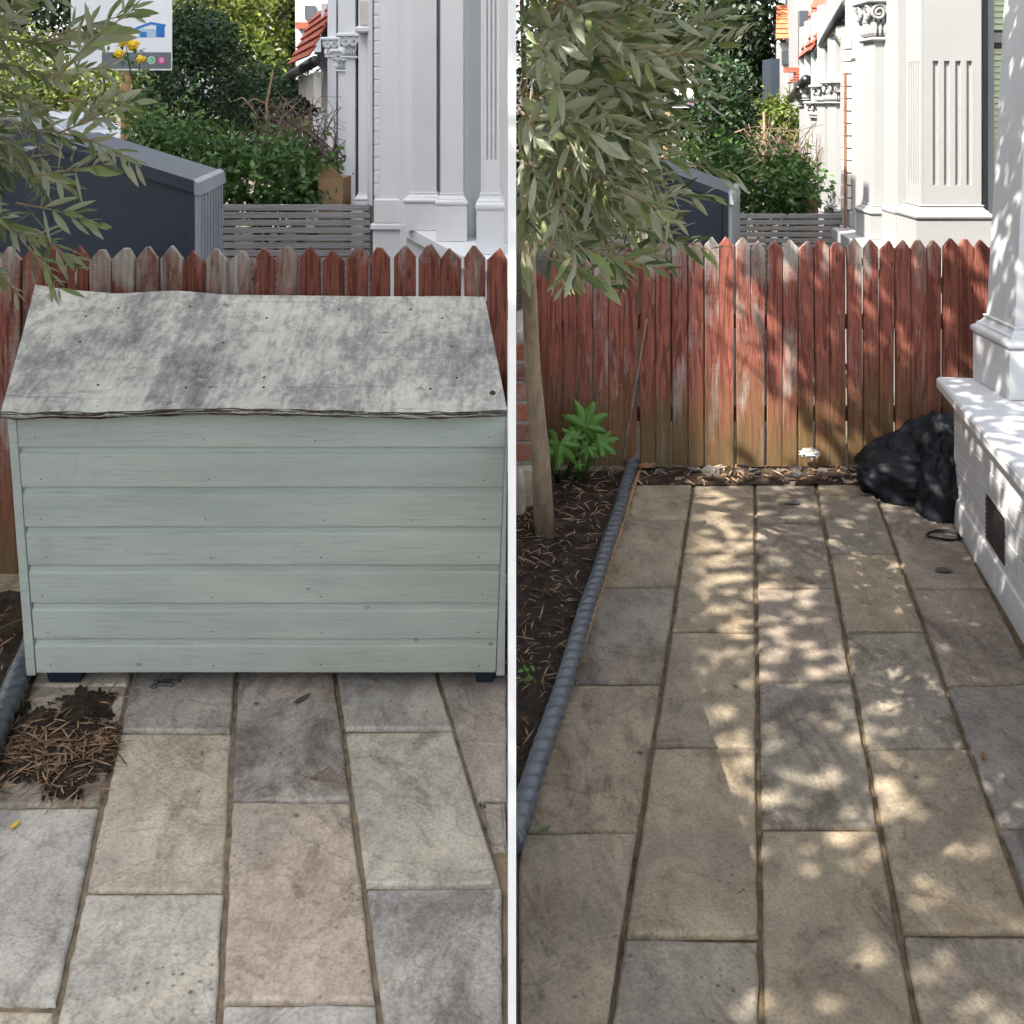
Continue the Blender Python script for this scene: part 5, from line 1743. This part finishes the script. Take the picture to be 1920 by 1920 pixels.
MB().rloft(.012, .088, 4.195, 4.622, [(.66, 0), (.69, -.008), (.705, -.03)]).build('coping', MAT['mortar'], bw)
o = thing('rubble_stone', (.03, 4.1, 0), 'pale rubble stone half hidden behind the olive trunk', 'stone')
MB().ball((.030, 4.12, .07), (.024, .05, .12), 10, 8, lambda q: 1 + .12 * mn.noise(q * 2.5)).build('stone', MAT['stone'], o, True)

st = MB().tube([PT(1168, 858, 4.50), PT(1190, 735, 4.53), PT(1213, 597, 4.58)], [.0042, .004, .0032], 8).build('garden_stake', MAT['deadtwig'], None, True)
tag(st, 'thin brown cane leaning against the tall fence', 'cane')


def lobed_leaf(mb, c, dirv, nrm_, size, lobes=7, seed=0):
    """broad palmate leaf as a radial fan with toothed lobes"""
    g_ = random.Random(seed)
    d = Vector(dirv).normalized(); n = Vector(nrm_).normalized()
    s = d.cross(n).normalized(); n = s.cross(d)
    na, nr = 92, 5
    V = [Vector(c)]
    for r_ in range(1, nr + 1):
        for i in range(na):
            th = -math.pi * .86 + 2 * math.pi * .86 * i / (na - 1)
            ph_ = (th / (2 * math.pi * .86) + .5) * lobes
            tri = 1 - abs(2 * (ph_ - math.floor(ph_)) - 1)
            lob = 1.0 - .50 * (r_ / nr) * (1 - tri) ** 1.1
            teeth = 1 + (.10 * math.sin(i * 2.6) + .06 * g_.uniform(-1, 1)) * (r_ == nr)
            rad = size * lob * teeth * (1 - .22 * abs(th) / math.pi) * (r_ / nr)
            fold = .10 * size * (r_ / nr) * math.cos(th * lobes / .86 * .5) + .12 * size * (r_ / nr) ** 2 * math.sin(th * 2 + seed)
            droop = -.28 * size * (r_ / nr) ** 2
            V.append(Vector(c) + d * math.cos(th) * rad + s * math.sin(th) * rad + n * (fold + droop))
    F = []
    for i in range(na - 1):
        F.append((0, 1 + i, 2 + i))
        for r_ in range(nr - 1):
            a = 1 + r_ * na + i
            F.append((a, a + na, a + na + 1, a + 1))
    mb.add(V, F)


pl = thing('broad_leaf_plant', GP(1060, 905), 'green plant with broad lobed leaves at the fence corner of the bed', 'plant')
for k, (cpx, cpy, dd, sz, dv, nv, basepx) in enumerate((
    (1098, 800, 4.36, .110, (.35, 0, .9), (.1, -1, .25), (1058, 905)),
    (1050, 832, 4.28, .100, (-.1, -.3, -.9), (-.1, -.8, .5), (1048, 908)),
    (1080, 822, 4.34, .070, (-.7, 0, .5), (-.2, -.8, .6), (1055, 905)),
    (1122, 826, 4.42, .085, (.95, 0, .25), (.1, -.5, 1), (1085, 905)),
    (1100, 838, 4.38, .060, (-.6, -.2, -.4), (0, -.8, .6), (1085, 905)),
    (1026, 833, 4.30, .055, (-.9, 0, .1), (-.2, -.6, .8), (1048, 908)),
    (1084, 875, 4.34, .028, (.2, 0, .9), (0, -1, .4), (1078, 902)),
    (1112, 842, 4.40, .040, (.5, -.2, -.6), (.2, -.8, .5), (1085, 905)))):
    c = PT(cpx, cpy, dd)
    m_ = MB()
    lobed_leaf(m_, c, dv, nv, sz, 5 if sz < .06 else 7, k)
    me = m_.mesh('leaf')
    a = me.attributes.new('tint', 'FLOAT', 'FACE')
    a.data.foreach_set('value', [.35 + .5 * rnd.random() * .5 + .05 * k for _ in me.polygons])
    lf = link_mesh('leaf', me, MAT['acanthus'], pl, True)
    b = GP(*basepx)
    mid = Vector((b.x * .4 + c.x * .6, (b.y + c.y) / 2, c.z * .45))
    MB().tube([b, mid, c], [.0065, .0055, .0035], 7).build('stalk', MAT['acanthus'], pl, True)
p, d, nn, t = blob_leaves(77, [(PX(990, 3.6), 2.9, .03, .015, .03, .02)], 30, .01, 10)
leaf_mesh('seedling', p, d, nn, .02, .010, t, MAT['acanthus'])
tag(bpy.data.objects['seedling'], 'tiny green seedling on the dark soil of the bed', 'seedling')

# ------------------------------------------------------------------ black bag, strap, paper
def cloth(q, seed, amp=.17):
    v = q * 1.5 + Vector((seed, seed * .7, 0))
    w = Vector((mn.noise(v * 1.3), mn.noise(v * 1.3 + Vector((7, 0, 0))), mn.noise(v * 1.3 + Vector((0, 9, 0)))))
    v = v + w * .55
    r1 = (1 - abs(mn.noise(v * 1.2))) ** 2.2
    r2 = (1 - abs(mn.noise(v * 2.9 + Vector((3, 1, 4))))) ** 2.6
    r3 = (1 - abs(mn.noise(v * 7.0))) ** 2.0
    return 1 - amp + amp * (r1 * .95 + r2 * .30 + r3 * .03)


bag = thing('rubbish_bag', (1.62, 4.3, 0), 'slumped black rubbish bag between the fence and the white plinth', 'bag')
flat = lambda q: 1 + .25 * max(0, -q.z - .3)
mbg = MB()
mbg.ball((1.64, 4.37, .095), (.235, .20, .15), 96, 70, lambda q: cloth(q, 1.3) * flat(q) * (1 - .25 * max(0, -q.x) * max(0, q.z)))
mbg.ball((1.76, 4.38, .165), (.175, .17, .155), 90, 64, lambda q: cloth(q, 4.3, .18))
mbg.build('bag_body', MAT['blackbag'], bag, True)
mbg = MB()
mbg.ball((1.665, 4.13, .085), (.095, .10, .20), 90, 64, lambda q: cloth(q, 9.1, .2) * flat(q) * (1 - .15 * q.z))
mbg.ball((1.70, 4.24, .14), (.10, .15, .20), 80, 60, lambda q: cloth(q, 12.7, .2))
mbg.build('bag_fold', MAT['blackbag'], bag, True)


def ribbon(mb, pts, w, th=.0016):
    pts = [Vector(p) for p in pts]
    rings = []
    for i, p in enumerate(pts):
        t = (pts[min(i + 1, len(pts) - 1)] - pts[max(i - 1, 0)]).normalized()
        s = t.cross(Vector((0, 0, 1)))
        s = s.normalized() if s.length > 1e-4 else Vector((1, 0, 0))
        up = (Vector((0, 0, 1)) + s * .8).normalized()
        sd = t.cross(up).normalized()
        rings.append([p + up * w / 2 + sd * th, p + up * w / 2 - sd * th, p - up * w / 2 - sd * th, p - up * w / 2 + sd * th])
    mb.rings(rings)


c = GP(1768, 1008)
sp = MB()
loop = [(c.x + .058 * math.cos(a) + .004 * math.sin(3 * a), c.y + .040 * math.sin(a), .008 + .004 * math.sin(2 * a)) for a in [.3 + i * 6.4 / 40 for i in range(41)]]
ribbon(sp, loop, .011)
ribbon(sp, [(c.x + .055, c.y + .01, .010), (c.x + .060, c.y - .02, .009), (c.x + .048, c.y - .035, .008), (c.x + .040, c.y - .042, .008)], .010)
tag(sp.build('bag_strap', MAT['strap']), 'looped black webbing strap on the paving by the plinth', 'strap')
c2 = GP(1735, 962)
sp = MB()
ribbon(sp, [(c2.x - .03, c2.y + .01, .01), (c2.x - .01, c2.y + .045, .012), (c2.x + .03, c2.y + .05, .02), (c2.x + .07, c2.y + .01, .02)], .010)
ribbon(sp, [(c2.x - .03, c2.y + .005, .01), (c2.x + .01, c2.y - .02, .008), (c2.x + .06, c2.y - .03, .008), (c2.x + .09, c2.y - .02, .01)], .010)
tag(sp.build('bag_strap', MAT['strap']), 'short black webbing strap trailing from the slumped bag', 'strap')
pp = MB().ball((PX(1518, 4.6), 4.595, PZ(849, 4.6)), (.045, .02, .028), 22, 16, lambda q: .55 + .75 * abs(mn.noise(q * 3.3 + Vector((5, 0, 2)))) + .2 * q.x * q.x)
tag(pp.build('paper_scrap', MAT['paper']), 'crumpled white paper scrap caught on the foot of the fence', 'paper')

# ------------------------------------------------------------------ behind the camera: an added house block for shade, and the dappling tree
ob = thing('shade_house', (-9, -2, 0), 'unseen tall cream house block added to shade the left garden', 'house')
poly = [(-9.85, -16), (-7.50, -.87), (-6.85, -.86), (-6.85, 8.0), (-14, 8.0), (-15, -16)]  # outline shaped so the roof edge throws the shade line
MB().prism(poly, 0, 12.0).build('wall', MAT['stucco'], ob)
for k in range(5):
    for fl in range(4):
        y = -13 + k * 2.4 if k < 4 else 3.0
        t = (y + .55 + 16) / 15.13
        x = -9.85 + 2.35 * t if k < 4 else -6.85
        z = 1 + fl * 2.8
        w_ = MB().box(x - .1, x + .13, y, y + 1.1, z, z + 1.6).build('window', MAT['white'], ob)
        MB().box(x + .05, x + .14, y + .08, y + 1.02, z + .08, z + 1.52).build('pane', MAT['glass'], w_)

tr = thing('street_tree', (-1.9, -1.6, 0), 'small leaved street tree overhanging the gardens from behind', 'tree')
mb = MB()
mb.tube([(-1.9, -1.6, -.05), (-1.85, -1.55, 1.2), (-1.6, -1.3, 2.4), (-1.4, -.5, 3.1), (-.9, 1.0, 3.45), (-.5, 3.0, 3.5)], [.11, .095, .08, .05, .03, .01], 10)
gg = random.Random(91)
for k in range(34):
    t = gg.random()
    s_ = Vector((-1.4, -.4, 3.05)).lerp(Vector((-.5, 3.0, 3.45)), t)
    e_ = s_ + Vector((gg.gauss(0, .5), gg.gauss(.2, .6), gg.gauss(.05, .15)))
    mb.tube([s_, (s_ + e_) / 2 + Vector((gg.gauss(0, .06), gg.gauss(0, .06), .05)), e_], [.013, .008, .003], 5)
mb.build('trunk', MAT['darkbark'], tr, True)
gn = np.random.default_rng(92)
nc = 560
c = np.stack([gn.uniform(-1.95, .95, nc), gn.uniform(-.1, 3.5, nc), gn.normal(3.4, .15, nc)], 1)
c = c[~((c[:, 1] > 2.85) & (c[:, 0] < -.80))]
c = c[c[:, 0] > -1.95 + .12 * (c[:, 1] - .3)]
p = np.repeat(c, 19, 0)
p = p + gn.normal(size=p.shape) * np.array([.10, .10, .06])
d = gn.normal(size=p.shape) * np.array([1, 1, .45])
nn = gn.normal(size=p.shape) * .55 + np.array([0, 0, 1.0])
t = gn.random(len(p))
leaf_mesh('crown', p, d, nn, .095, .057, t, MAT['plane'], tr, kind='stuff')
